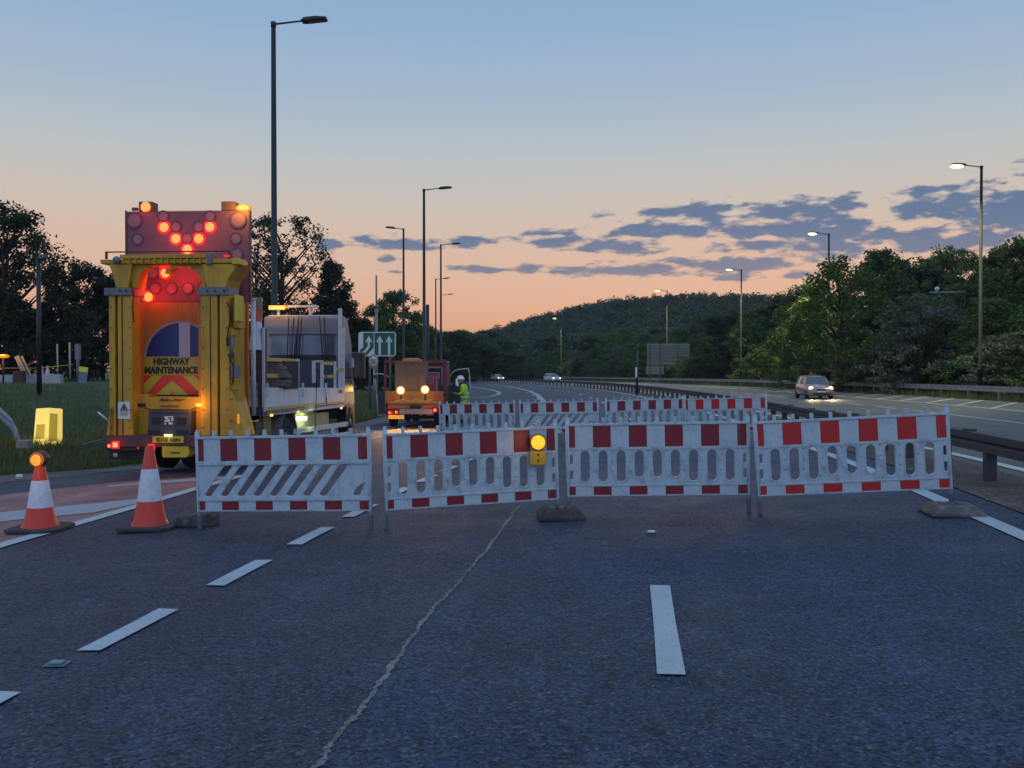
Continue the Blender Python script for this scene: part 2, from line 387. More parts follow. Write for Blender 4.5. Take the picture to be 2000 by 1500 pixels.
# ================================================================== the road line
EK = [(-20,1.2),(-6,2.85),(4,4.25),(10,5.1),(20,6.55),(32,7.9),(50,8.7),(67,8.8),(85,8.0),(110,5),(140,.8),(170,-4.5),(220,-17),(280,-36),(360,-66),(480,-120)]
def EX(y):
    k = EK
    if y <= k[0][0]: i = 0
    elif y >= k[-1][0]: i = len(k)-2
    else: i = max(j for j in range(len(k)-1) if k[j][0] <= y)
    def sl(j):
        a = max(0, j-1); b = min(len(k)-1, j+1); return (k[b][1]-k[a][1])/(k[b][0]-k[a][0])
    h = k[i+1][0]-k[i][0]; t = (y-k[i][0])/h; m0, m1 = sl(i)*h, sl(i+1)*h
    if t > 1: return k[i+1][1]+(t-1)*m1
    if t < 0: return k[i][1]+t*m0
    return (2*t**3-3*t*t+1)*k[i][1]+(t**3-2*t*t+t)*m0+(-2*t**3+3*t*t)*k[i+1][1]+(t**3-t*t)*m1
def OFF(y, off):
    d = (EX(y+.5)-EX(y-.5)); n = math.hypot(1, d); return (EX(y)+off/n, y-off*d/n)
SAMP = np.array([(EX(y), y) for y in np.arange(-20, 480, 4.0)])
def offset_of(x, y):
    d = SAMP-np.array([x, y]); i = int(np.argmin((d**2).sum(1))); j = min(i, len(SAMP)-2); t = SAMP[j+1]-SAMP[j]
    s = t[1]*(x-SAMP[i][0])-t[0]*(y-SAMP[i][1])
    return math.copysign(math.hypot(*d[i]), s)
LB = [(-20,-22),(-6,-20),(4,-17),(8,-14.5),(12,-11.8),(16.4,-9.6),(17.8,-8.3),(22,-7.2),(34,-6.3),(45,-5.7),(55,-4.7),(75,-6.3),(110,-12),(150,-22),(200,-40),(300,-90)]
def LX(y): return float(np.interp(y, [p[0] for p in LB], [p[1] for p in LB]))

def grid(name, fl, fr, ys, n, m, lift, kind='structure', zf=None):
    b = MB(); vs = []; fs = []
    for y in ys:
        A = fl(y); B = fr(y)
        for i in range(n+1):
            t = i/n; x = A[0]+(B[0]-A[0])*t; yy = A[1]+(B[1]-A[1])*t
            vs.append((x, yy, (zf or ground)(x, yy)+lift))
    for j in range(len(ys)-1):
        for i in range(n): a = j*(n+1)+i; fs.append((a, a+1, a+n+2, a+n+1))
    b.add(vs, fs, m, True)
    return b.build(name, None, kind=kind)
def frange(a, b, s):
    r = []; v = a
    while v < b-1e-6: r.append(v); v += s
    return r+[b]

# ---- ground materials
def asphalt(name, base, base2, seam=None, spk=.5, stone=95, patch=.25, warm=None, rough=.62):
    m = bpy.data.materials.new(name); m.use_nodes = True; t = m.node_tree; b = t.nodes['Principled BSDF']; Lk = t.links; b.inputs['Specular IOR Level'].default_value = .35
    co = t.nodes.new('ShaderNodeTexCoord')
    def noise(sc, det=4, r=.6):
        n = t.nodes.new('ShaderNodeTexNoise'); n.inputs['Scale'].default_value = sc; n.inputs['Detail'].default_value = det; n.inputs['Roughness'].default_value = r; Lk.new(co.outputs['Object'], n.inputs['Vector']); return n.outputs['Fac']
    def mr(v, a, c, d, e):
        q = t.nodes.new('ShaderNodeMapRange'); Lk.new(v, q.inputs[0])
        for i, x in enumerate((a, c, d, e)): q.inputs[i+1].default_value = x
        return q.outputs[0]
    def mth(op, a, c):
        q = t.nodes.new('ShaderNodeMath'); q.operation = op
        for i, x in enumerate((a, c)):
            if isinstance(x, (int, float)): q.inputs[i].default_value = x
            else: Lk.new(x, q.inputs[i])
        return q.outputs[0]
    vo = t.nodes.new('ShaderNodeTexVoronoi'); vo.inputs['Scale'].default_value = stone; Lk.new(co.outputs['Object'], vo.inputs['Vector'])
    sx = t.nodes.new('ShaderNodeSeparateColor'); Lk.new(vo.outputs['Color'], sx.inputs[0])
    stones = mr(sx.outputs[0], .0, 1, 1-spk, 1+spk)
    hi = mr(sx.outputs[1], .90, .96, 0, 1)
    mix = t.nodes.new('ShaderNodeMix'); mix.data_type = 'RGBA'; mix.inputs[6].default_value = base+(1,); mix.inputs[7].default_value = base2+(1,)
    if seam:
        sp = t.nodes.new('ShaderNodeSeparateXYZ'); Lk.new(co.outputs['Object'], sp.inputs[0])
        f = mth('SUBTRACT', sp.outputs[0], mth('ADD', mth('MULTIPLY', sp.outputs[1], seam[0]), seam[1]))
        f = mth('ADD', f, mth('MULTIPLY', mth('SUBTRACT', noise(1.5), .5), .25))
        Lk.new(mr(f, -.05, .05, 0, 1), mix.inputs[0])
    else: Lk.new(mr(noise(.25, 5), .35, .65, 0, 1), mix.inputs[0])
    f = mth('MULTIPLY', stones, mr(noise(.8, 6, .7), .3, .7, 1-patch, 1+patch))
    f = mth('MULTIPLY', f, mr(noise(7, 5, .7), .3, .7, .86, 1.14))
    mp = t.nodes.new('ShaderNodeMapping'); mp.inputs['Scale'].default_value = (.9,.05,1); mp.inputs['Rotation'].default_value = (0,0,math.radians(8)); Lk.new(co.outputs['Object'], mp.inputs[0])
    tn = t.nodes.new('ShaderNodeTexNoise'); tn.inputs['Scale'].default_value = 1.6; tn.inputs['Detail'].default_value = 3; Lk.new(mp.outputs[0], tn.inputs['Vector']); f = mth('MULTIPLY', f, mr(tn.outputs['Fac'], .3, .7, .80, 1.20))
    f = mth('MULTIPLY', f, mr(noise(2.3, 8, .75), .60, .70, 1, .72))
    vm = t.nodes.new('ShaderNodeVectorMath'); vm.operation = 'SCALE'; Lk.new(mix.outputs[2], vm.inputs[0]); Lk.new(f, vm.inputs[3])
    m2 = t.nodes.new('ShaderNodeMix'); m2.data_type = 'RGBA'; Lk.new(mth('MULTIPLY', hi, .35), m2.inputs[0]); Lk.new(vm.outputs[0], m2.inputs[6]); m2.inputs[7].default_value = (.26,.24,.22,1)
    Lk.new(m2.outputs[2], b.inputs['Base Color']); Lk.new(mr(noise(1.2, 6, .7), .3, .7, rough-.07, rough+.1), b.inputs['Roughness'])
    h = mth('ADD', mth('MULTIPLY', vo.outputs['Distance'], .7), mth('MULTIPLY', noise(180, 3), .5))
    bp = t.nodes.new('ShaderNodeBump'); bp.inputs['Strength'].default_value = .9; bp.inputs['Distance'].default_value = .009; Lk.new(h, bp.inputs['Height']); Lk.new(bp.outputs[0], b.inputs['Normal'])
    return m
SEAM_PX = [(600,1530),(625,1490),(655,1440),(700,1393),(730,1350),(760,1310),(793,1262),(825,1215),(855,1180),(885,1150),(918,1110),(950,1075),(975,1040),(1000,1005),(1016,985)]
sp0, sp1 = G(625,1490), G(1000,1005); sk = (sp1.x-sp0.x)/(sp1.y-sp0.y)
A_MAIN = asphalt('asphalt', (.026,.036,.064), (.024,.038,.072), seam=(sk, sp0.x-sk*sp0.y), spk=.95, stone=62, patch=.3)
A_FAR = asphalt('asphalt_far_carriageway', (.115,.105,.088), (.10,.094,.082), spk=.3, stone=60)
A_RED = asphalt('red_surfacing', (.30,.13,.12), (.26,.14,.13), spk=.3, stone=80, patch=.4)
A_DUST = asphalt('dusty_asphalt_edge', (.12,.10,.09), (.075,.068,.066), spk=.3, stone=60, patch=.5)
A_DIRT = asphalt('dusty_verge_dirt', (.15,.105,.078), (.09,.068,.055), spk=.5, stone=35, patch=.5, rough=.85)
TERR = asphalt('grassy_soil', (.055,.085,.028), (.045,.060,.028), spk=.4, stone=14, patch=.5, rough=.9)
def paint(name, c, wear=.5):
    m = mat(name, c, .6, dirt=wear, dirtcol=(.12,.13,.15,1), dscale=55, bump=.35, bscale=110, vary=.08, vscale=2); return m
PAINT = paint('road_paint', (.44,.50,.52), .55)
PAINT2 = paint('worn_road_paint', (.36,.38,.40), .9)
PAINTF = paint('far_road_paint', (.60,.58,.50), .4)

# ---- terrain
RX = [-160,-110,-70,-40,-20,0,50,110,135,200,300,900]; RZ = [0,7,17,23,25,26,27,25.5,18,15,13,8]
def terrain(x, y):
    z = ground(max(-60, min(x, 40)), y)-.06
    o = offset_of(x, y) if -60 < y < 520 else 60
    z += 3.2*sstep(21, 42, o)*sstep(0, 40, y)
    z += float(np.interp(x, RX, RZ))*sstep(28, 150, o if y < 520 else 300)*sstep(150, 430, y)*(1-.8*sstep(440, 620, y))
    return z
xs = [-1800,-900,-500,-300,-200,-150,-110,-85,-65]+frange(-50, 60, 2.2)+[66,74,85,100,120,150,190,250,350,500,900,1800]
ys = [-120,-60,-35]+frange(-20, 100, 2.5)+frange(104, 300, 5)+frange(315, 700, 20)+[900,1400,2500]
b = MB(); vs = [(x, y, terrain(x, y)) for y in ys for x in xs]; n = len(xs)
b.add(vs, [(j*n+i, j*n+i+1, (j+1)*n+i+1, (j+1)*n+i) for j in range(len(ys)-1) for i in range(n-1)], TERR, True)
b.build('ground', kind='structure')

YS = frange(-12, 60, 1.0)+frange(62, 300, 3.0)
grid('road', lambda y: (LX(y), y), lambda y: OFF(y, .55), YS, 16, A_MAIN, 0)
grid('central_reservation', lambda y: OFF(y, .5), lambda y: OFF(y, 1.75), YS, 3, A_DIRT, .012)
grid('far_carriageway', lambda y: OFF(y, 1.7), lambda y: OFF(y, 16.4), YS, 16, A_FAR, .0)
grid('dusty_road_edge', lambda y: (LX(y)-.25, y), lambda y: (LX(y)+1.15+.25*math.sin(y*1.3), y), frange(4, 56, .7), 3, A_DUST, .008)

# ---- markings
def strip(name, m, pts, w, lift=.012, kind='structure', seg=1.0):
    """flat painted line along world points (x, y)"""
    b = MB(); P = []
    for (a, c) in zip(pts[:-1], pts[1:]):
        d = math.dist(a, c); k = max(1, int(d/seg))
        for i in range(k): P.append((a[0]+(c[0]-a[0])*i/k, a[1]+(c[1]-a[1])*i/k))
    P.append(pts[-1]); vs = []
    for i, p in enumerate(P):
        a = P[max(0, i-1)]; c = P[min(len(P)-1, i+1)]; dx_, dy_ = c[0]-a[0], c[1]-a[1]; n = math.hypot(dx_, dy_) or 1
        ww = w(i/(len(P)-1)) if callable(w) else w
        for s in (-.5, .5):
            x = p[0]+s*ww*dy_/n; y = p[1]-s*ww*dx_/n; vs.append((x, y, ground(x, y)+lift))
    b.add(vs, [(2*i, 2*i+1, 2*i+3, 2*i+2) for i in range(len(P)-1)], m)
    return b
def dashes(name, m, off, y0, y1, mark, period, w, offf=None):
    b = MB(); y = y0
    while y < y1:
        o = off
        s = strip('', m, [OFF(y, o), OFF(y+mark/2, o), OFF(y+mark, o)], w, lift=.012+.0*y)
        # slightly irregular ends
        b.add([(v[0]+random.uniform(-.006,.006), v[1]+random.uniform(-.012,.012), v[2]) for v in s.v], s.f, m)
        y += period
    return b.build(name, kind='structure')
dashes('lane_line', PAINT, -3.45, 4.25, 230, 1.95, 9.0, .15)
dashes('lane_line', PAINT, -7.03, 2.80, 46, .95, 1.64, .16)
dashes('lane_line', PAINT, -7.1, 50, 230, 1.95, 9.0, .15)
def cont(name, m, off, y0, y1, w): 
    ysl = frange(y0, y1, 1.5); s = strip('', m, [OFF(y, off) for y in ysl], w); return s.build(name, kind='structure')
cont('edge_line', PAINT, -.02, -5, 300, .2)
cont('edge_line', PAINTF, 2.15, -5, 300, .2)
cont('edge_line', PAINTF, 12.0, 20, 300, .2)
cont('lane_line', PAINTF, 8.35, 8, 33, .15)
dashes('lane_line', PAINTF, 8.35, 34, 220, 2.2, 4.0, .15)
b = MB()
for y in frange(22, 130, 3.1):      # diagonal hatching
    s = strip('', PAINTF, [OFF(y, 12.1), OFF(y+5.5, 16.1)], .16, seg=.7); b.add(s.v, s.f, PAINTF)
b.build('hatched_markings', kind='structure')
# left red wedge
def gpoly(pix): return [G(*p) for p in pix]
def surf_between(name, top, bot, m, lift, n=14, k=4):
    def samp(pl, t):
        L_ = [0]
        for a, c in zip(pl[:-1], pl[1:]): L_.append(L_[-1]+(c-a).length)
        d = t*L_[-1]
        for i in range(len(pl)-1):
            if d <= L_[i+1]+1e-9: return pl[i].lerp(pl[i+1], (d-L_[i])/max(1e-6, L_[i+1]-L_[i]))
        return pl[-1]
    b = MB(); vs = []
    for i in range(n+1):
        A, B = samp(top, i/n), samp(bot, i/n)
        for j in range(k+1): q = A.lerp(B, j/k); vs.append((q.x, q.y, ground(q.x, q.y)+lift))
    b.add(vs, [(i*(k+1)+j, i*(k+1)+j+1, (i+1)*(k+1)+j+1, (i+1)*(k+1)+j) for i in range(n) for j in range(k)], m, True)
    return b.build(name, kind='structure')
surf_between('red_surfacing', gpoly([(-420,1015),(-200,992),(0,968),(200,945),(330,935),(450,930)]), gpoly([(-420,1190),(-200,1128),(0,1066),(230,1000),(440,939),(470,930)]), A_RED, .006)
strip('', PAINT, [tuple(G(*p)[:2]) for p in [(-300,1158),(0,1067),(150,1024),(300,980),(440,939),(475,929)]], .2).build('edge_line', kind='structure')
surf_between('hatched_markings', gpoly([(-300,1045),(0,1002),(180,985),(300,972)]), gpoly([(-300,1080),(0,1020),(180,1003),(305,978)]), PAINT2, .012)
surf_between('hatched_markings', gpoly([(210,950),(300,941),(455,931)]), gpoly([(210,953),(300,946),(455,936)]), PAINT2, .012)
# merge nose and edge line far ahead
for pix, w in (([(872,779),(905,778),(935,777),(960,774),(975,770),(974,766),(962,762),(940,758),(915,755),(880,753)], .35),
               ([(1061,790),(1060,782),(1050,772),(1035,764),(1010,758),(985,754),(950,751.5)], .35),
               ([(730,846),(800,836),(860,827)], .14), ([(740,852),(860,843)], .14), ([(760,838),(850,818),(900,808)], .14), ([(700,862),(760,850)], .14)):
    strip('', PAINT2, [tuple(G(*p)[:2]) for p in pix], w).build('edge_line', kind='structure')
# patched joint between the two asphalt laps
b = MB(); P = [G(*p) for p in SEAM_PX]; Q = []
for a, c in zip(P[:-1], P[1:]):
    for i in range(14): Q.append(a.lerp(c, i/14))
vs = []
for i, q in enumerate(Q):
    w = .007+.011*abs(math.sin(i*.37)*math.sin(i*.113))+random.uniform(0,.008); o = .006*math.sin(i*.5)+.004*math.sin(i*1.7)+random.uniform(-.006,.006)
    for s in (-1, 1): vs.append((q.x+o+s*w*(.7+random.uniform(0,.5)), q.y, ground(q.x, q.y)+.004))
b.add(vs, [(2*i, 2*i+1, 2*i+3, 2*i+2) for i in range(len(Q)-1)], asphalt('joint_filler', (.21,.20,.20), (.14,.135,.14), spk=.6, stone=90, patch=.7))
b.build('road_joint', kind='structure')

# ---- small things lying on the road
def stud(px, py, c, label, w=.11, grp=None):
    p = G(px, py); b = MB(); z = .012
    b.prism([(-w/2,-.05),(w/2,-.05),(w/2,.05),(-w/2,.05)], 2, z, z+.008, MGREY); b.prism([(-w*.3,-.035),(w*.3,-.035),(w*.3,.03),(-w*.3,.03)], 2, z+.008, z+.02, c)
    o = b.build('road_stud', loc=(p.x, p.y, p.z-.008), label=label, cat='road stud', bevel=.003); return o
stud(1272,1041,SWHITE,'small white reflective road stud on the asphalt below the middle barriers')
stud(112,1299,mat('stud_green',(.05,.22,.20),.3),'small green road stud on the asphalt near the left lane dashes', .13)
p = G(38, 938); b = MB(); b.lathe([(0,.0),(.05,.01),(.06,.05),(.05,.085),(.0,.09)], n=14, mat=SWHITE)
b.build('paper_cup', loc=(p.x, p.y, p.z+.02), label='crumpled white paper cup lying at the grass edge beside the road', cat='litter')
# loose grit and leaves on the reservation and road edge
b = MB()
for _ in range(900):
    if random.random() < .6: x, y = OFF(random.uniform(3, 30), random.uniform(.2, 1.7))
    else:
        y = random.uniform(8, 30); x = LX(y)+random.uniform(-.2, 1.6)
    r = random.uniform(.008, .03); z = ground(x, y)+.012; a = random.uniform(0, 6.28); q = [(x+r*math.cos(a+k*2.1)*random.uniform(.6,1.4), y+r*math.sin(a+k*2.1), z+random.uniform(0,.01)) for k in range(3)]
    b.add(q+[(x, y, z+r*.7)], [(0,1,2),(0,1,3),(1,2,3),(2,0,3)], None)
b.build('grit', mat('grit', (.17,.13,.10), .9, vary=.6, vscale=8), kind='stuff', label='scattered grit and dead leaves along the road edges', cat='grit')

# ---- grass on the left verge (stuff)
def blades(name, pts, h0, h1, w, m, label):
    vs = []; fs = []
    for (x, y, z) in pts:
        a = random.uniform(0, math.pi); h = random.uniform(h0, h1); lx, ly = random.uniform(-.5,.5)*h, random.uniform(-.5,.5)*h; ww = w*random.uniform(.6,1.4); i = len(vs)
        vs += [(x-ww*math.cos(a), y-ww*math.sin(a), z), (x+ww*math.cos(a), y+ww*math.sin(a), z), (x+lx, y+ly, z+h)]; fs.append((i, i+1, i+2))
    me = bpy.data.meshes.new(name); me.from_pydata(vs, [], fs); me.materials.append(m); o = bpy.data.objects.new(name, me); COL.objects.link(o)
    return tag(o, label, 'grass', kind='stuff')
pts = []
for _ in range(70000):
    y = 11+38*random.random()**1.5; x0 = -.62*y-2; x1 = LX(y)-.05
    if x1 < x0: continue
    x = random.uniform(x0, x1)
    if random.random() < .12: x = x1-abs(random.gauss(0, .35))
    pts.append((x, y, ground(x, y)-.06))
blades('grass', pts, .07, .26, .012, GRASSM, 'rough green grass covering the left verge')
pts = []
for _ in range(16000):
    y = random.uniform(28, 170); x, yy = OFF(y, random.uniform(16.3, 21)); pts.append((x, yy, terrain(x, yy)))
for _ in range(6000):
    y = random.uniform(34, 70); x = LX(y)-random.random()**1.5*8; pts.append((x, y, ground(x, y)-.06))
blades('grass', pts, .15, .5, .03, GRASSM, 'long verge grass along the far carriageway and beyond the works truck')

# ================================================================== barrier boards
PL = 2.1
def stadium(cx, z0, z1, r, n=7):
    pts = [(cx+r*math.cos(a), z1-r+r*math.sin(a)) for a in [math.pi*i/n for i in range(n+1)]]
    return pts+[(cx-r*math.cos(a), z0+r-r*math.sin(a)) for a in [math.pi*i/n for i in range(n+1)]]
def rrect(x0, x1, z0, z1, r=.012):
    return [(x0+r,z0),(x1-r,z0),(x1,z0+r),(x1,z1-r),(x1-r,z1),(x0+r,z1),(x0,z1-r),(x0,z0+r)]
def stripes(b, z0, z1, red, y):
    segs = [(.018,.098,1)]; x = .098; k = 0
    while x < 1.99:
        segs.append((x, min(x+.2075, 2.0), k % 2)); x += .2075; k += 1
    segs[-1] = (segs[-1][0], 1.99, segs[-1][2]); segs.append((1.99, 2.075, 1))
    for x0, x1, r in segs:
        m = red if r else P_SHEET
        b.add([(x0+.001,y,z0),(x1-.001,y,z0),(x1-.001,y,z1),(x0+.001,y,z1)], [(0,1,2,3)], m)
def make_panel(kind, red, lowred=None):
    root = empty('barrier_board')
    T = .034
    if kind == 'slot':
        holes = []
        for i in range(9):
            x = .212+i*.2085; z0 = .42 if 3 <= i <= 5 else .372; holes.append(stadium(x, z0, .735, .053))
        for sx in (.05, PL-.05):
            for z0 in (.40, .575): holes.append(rrect(sx-.02, sx+.02, z0, z0+.11, .014))
        for i in range(8):          # small drain holes between slots
            x = .316+i*.2085
            for z in (.715, .60, .49): holes.append([(x+.008*math.cos(a), z+.008*math.sin(a)) for a in [k*math.pi/3 for k in range(6)]])
    else:
        holes = []
        for i in range(10):
            x = .085+i*.2; z0, z1 = .375, .72; sh = .275; w = .083
            if i == 9: z1 = .61; sh = .185
            h = [(x,z0+.02),(x+.02,z0),(x+w,z0),(x+w+sh*.93,z1-.03),(x+w+sh,z1),(x+sh-.0,z1),(x+sh-.04,z1-.03)]
            if x+w+sh > 2.04: h = [(x,z0+.02),(x+.02,z0),(x+w,z0),(2.04,z0+.16),(2.04,z0+.235),(2.02,z0+.235)]
            holes.append(h)
    outer = [(0.0,.207),(PL,.207),(PL,1.047),(0.0,1.047)]
    pn = curve_plate('panel', outer, holes, T, P_WHITE, root, .004)
    b = MB()                                          # moulded ribs: front and back
    for s in (-1, 1):
        y = s*T/2
        for z0, z1, d in ((1.022,1.047,.014),(.742,.768,.008),(.322,.34,.008),(.207,.219,.010)): b.box((.0,y,z0),(PL,y+s*d,z1))
        if kind != 'slot':
            for z0, z1 in ((.725,.765),(.325,.365)): b.box((.01,y,z0),(PL-.01,y+s*.016,z1))
        for x in (.0, PL-.016): b.box((x,y,.219),(x+.016,y+s*.010,1.022))
    b.build('rib', P_WHITE, root, bevel=.003)
    if kind == 'slot':                                # raised lips round the slots
        b = MB()
        for s in (-1, 1):
            for i in range(9):
                x = .212+i*.2085; z0 = .42 if 3 <= i <= 5 else .372
                o1 = stadium(x, z0-.016, .751 if False else .739, .063); i1 = stadium(x, z0, .735, .053); n = len(o1); y = s*(T/2+.006)
                vs = [(p[0], y, p[1]) for p in o1]+[(p[0], y, p[1]) for p in i1]+[(p[0], s*T/2, p[1]) for p in o1]+[(p[0], s*T/2, p[1]) for p in i1]
                b.add(vs, [(k,(k+1)%n,(k+1)%n+n,k+n) for k in range(n)]+[(k,(k+1)%n,(k+1)%n+2*n,k+2*n) for k in range(n)]+[(k+n,(k+1)%n+n,(k+1)%n+3*n,k+3*n) for k in range(n)])
        b.build('slot_lip', P_WHITE, root)
    for z0, z1, nm, r in ((.772,1.018,'upper_striped_board',red),(.222,.318,'lower_striped_board',lowred or red)):
        b = MB(); stripes(b, z0, z1, r, -T/2-.002); stripes(b, z0, z1, r, T/2+.002); b.build(nm, None, root)
    for i in range(11):
        x = .018+i*.2065; b = MB(); b.box((x-.019,-.017,1.047),(x+.019,.017,1.113 if 0 < i < 10 else 1.125)); b.build('peg', P_WHITE, root, bevel=.004)
    for x in (.012, PL-.012):
        b = MB(); b.cyl((x,0,.15),(x,0,1.10),.026,n=12); b.build('post', P_WHITE, root)
        b = MB(); b.box((x-.022,-.02,0),(x+.022,.02,.175)); b.build('foot', DARKM, root, bevel=.004)
    return root
pA = make_panel('slot', P_RED); pB = make_panel('diag', P_RED); pC = make_panel('slot', P_RED2)
GF, GB2 = 'front row of red and white barrier boards', 'rear row of red and white barrier boards'
BAR = [(pB, (388,9.8), (727,9.5), 0, 0, GF, 'barrier board with diagonal slots, leftmost of the front row beside the traffic cones'),
       (pA, (754,9.5), (1091,10.0), 0, 0, GF, 'slotted red and white barrier board in the front row that carries the lit amber lamp'),
       (pA, (1109,10.05), (1465,9.95), .02, 0, GF, 'slotted maroon and white front barrier board just right of the amber lamp'),
       (pC, (1483,9.8), (1862,9.55), 0, .065, GF, 'bright red and white barrier board at the right end of the front row'),
       (pA, (860,24.5), (1007,23.7), 0, 0, GB2, 'barrier board at the left end of the rear row, below the person in hi-vis'),
       (pB, (1017,23.5), (1170,22.9), 0, 0, GB2, 'barrier board with diagonal slots in the rear row, second from its left end'),
       (pA, (1184,22.9), (1335,23.6), 0, 0, GB2, 'barrier board in the rear row, third from its left end, turned slightly away'),
       (pC, (1340,22.4), (1500,21.0), 0, .03, GB2, 'bright red and white barrier board at the right end of the rear row')]
used = set()
for proto, l, r, rl, rr, grp, lab in BAR:
    o = proto if id(proto) not in used else copy_tree(proto); used.add(id(proto))
    A, B = at(l[0], 900, l[1]), at(r[0], 900, r[1]); za, zb = ground(A.x, A.y)+rl, ground(B.x, B.y)+rr
    dxy = math.hypot(B.x-A.x, B.y-A.y); o.location = (A.x, A.y, za); o.rotation_euler = (0, -math.atan2(zb-za, dxy), math.atan2(B.y-A.y, B.x-A.x))
    o.scale = (dxy/PL, 1, 1); tag(o, lab, 'barrier', grp)
def block(x, y, rz, m, label, s=1.0, h=.11):
    root = empty('ballast_block', (x, y, ground(x, y)+.004), rz, label, 'barrier base', 'rubber feet under the front barrier boards')
    b = MB(); w, d = .42*s, .20*s
    v = [(-w/2,-d,0),(w/2,-d,0),(w/2,d,0),(-w/2,d,0),(-w/2,-d,.035),(w/2,-d,.035),(w/2,d,.035),(-w/2,d,.035),(-w/2+.07,-d+.09,h),(w/2-.07,-d+.09,h),(w/2-.07,d-.09,h),(-w/2+.07,d-.09,h)]
    b.add(v, [(0,3,2,1),(0,1,5,4),(1,2,6,5),(2,3,7,6),(3,0,4,7),(4,5,9,8),(5,6,10,9),(6,7,11,10),(7,4,8,11),(8,9,10,11)]); b.build('base_block', m, root, bevel=.006)
    b = MB()
    for k in (-1, 0, 1): b.box((k*.09-.028,-.06,h),(k*.09+.028,.06,h+.012))
    b.build('socket_rim', DARKM, root, bevel=.003)
    return root
q = at(1095, 900, 9.95); block(q.x, q.y-.02, .05, RUBBER, 'black rubber barrier base under the joint of the second and third front boards', 1.25)
q = at(1858, 900, 9.5); block(q.x, q.y, -.12, mat('worn_rubber', (.10,.09,.09), .8, dirt=.9, dirtcol=(.28,.24,.22,1), dscale=9, bump=.5, bscale=30), 'worn rubber barrier base at the right end of the front row by the edge line', 1.3)
root = empty('ballast_block', (0,0,0), 0, 'grey concrete-like barrier base beside the taller cone at the left end of the front row', 'barrier base', 'rubber feet under the front barrier boards')
q = G(385, 1026); root.location = q; b = MB()
b.prism([(-.23,0),(.22,0),(.22,.11),(.17,.155),(.05,.15),(-.05,.13),(-.14,.14),(-.20,.10)], 1, -.12, .12); b.build('base_block', RUBBERG, root, bevel=.014)
b = MB(); b.box((.15,-.135,.02),(.225,-.12,.12)); b.build('lifting_lug', RUBBERG, root, bevel=.006)

# warning lamp on the second board
q = at(1051, 868, 9.83)
root = empty('warning_lamp', (q.x, q.y, q.z), -.02, 'round lit amber warning lamp with yellow battery box, fixed to the front barrier board', 'warning lamp')
b = MB(); b.box((-.092,-.05,-.235),(.092,.02,-.075)); b.build('battery_box', mat('lamp_box_yellow',(.42,.27,.015),.5,dirt=.4,dirtcol=(.15,.1,.02,1)), root, bevel=.012)
b = MB(); b.lathe([(.0,-.07),(.088,-.07),(.095,-.055),(.095,.0),(.088,.02),(.0,.02)], axis=1, n=28, c=(0,-.03,.03)); b.build('lamp_housing', mat('lamp_housing_amber',(.35,.16,.01),.4), root)
b = MB(); b.lathe([(.078,.0),(.072,.022),(.045,.036),(.0,.042)], axis=1, n=28, c=(0,-.10+.0,.03)); o = b.build('lens', emis('amber_lens_lit',(1,.50,.015),1.5), root)
b = MB()
for k in range(-3, 4): b.box((k*.021-.002,-.147+abs(k)*.006,-.03),(k*.021+.002,-.14+abs(k)*.006,.09))
for k in (-1.5,-.5,.5,1.5): b.box((-.06,-.146,.03+k*.032-.0015),(.06,-.141,.03+k*.032+.0015))
b.build('lens_grid', emis('amber_lens_grid',(1,.30,.0),.9), root)
b = MB(); b.ball((.0,-.053,-.11),.013); b.box((-.006,-.056,-.2),(.006,-.05,-.16)); b.build('bolt', BLACK, root)
lamp('warning_lamp_glow','POINT',(0,-.28,.03),1.0,(1,.5,.08),.06,root)

# ================================================================== traffic cones
def make_cone(h, lampon):
    root = empty('traffic_cone')
    b = MB(); w = .30; b.prism([(-w,-w*.7),(-w*.7,-w),(w*.7,-w),(w,-w*.7),(w,w*.7),(w*.7,w),(-w*.7,w),(-w,w*.7)], 2, 0, .045); b.build('base', RUBBER, root, bevel=.012)
    k = h; pr = [(.205,.045),(.20,.055),(.175,.10*k+.01),(.136,.33*k)]
    b = MB(); b.lathe(pr+[(.131,.345*k)], n=28, mats=[CONE_R]*4); b.lathe([(.131,.345*k),(.085,.72*k),(.083,.725*k)], n=28); b.lathe([(.083,.725*k),(.045,.985*k),(.034,k),(0,k)], n=28, mat=CONE_R)
    b.m = [0]*len(b.m); b.mats = [CONE_R]; b.build('cone_body', None, root)
    b = MB(); b.lathe([(.139,.335*k),(.0885,.715*k),(.086,.72*k)], n=28); b.build('reflective_sleeve', CONE_W, root)
    if lampon:
        b = MB(); b.cyl((0,0,k-.12),(0,0,k+.0),.035); b.build('lamp_stem', BLACK, root)
        b = MB(); b.lathe([(.0,-.05),(.088,-.05),(.096,-.03),(.096,.02),(.088,.04),(.0,.04)], axis=1, n=26, c=(0,0,k+.02)); b.build('lamp_housing', mat('cone_lamp_housing',(.11,.035,.01),.4), root)
        b = MB(); b.lathe([(.083,.0),(.078,.012),(.06,.018)], axis=1, n=26, c=(0,-.055-.012,k+.02)); b.build('lens_rim', emis('amber_rim_dim',(1,.22,.01),.35), root)
        b = MB(); b.lathe([(.062,.0),(.05,.02),(.0,.035)], axis=1, n=26, c=(0,-.085+.0,k+.015)); b.build('lens', emis('amber_lens_cone',(1,.42,.03),1.2), root)
        b = MB()
        for q_ in range(-3,4): b.box((q_*.019-.002,-.122+abs(q_)*.007,k-.03),(q_*.019+.002,-.115+abs(q_)*.007,k+.06))
        b.build('lens_grid', emis('amber_grid_cone',(.8,.13,.0),.5), root)
        lamp('cone_lamp_glow','POINT',(0,-.25,k),.5,(1,.42,.08),.06,root)
    return root
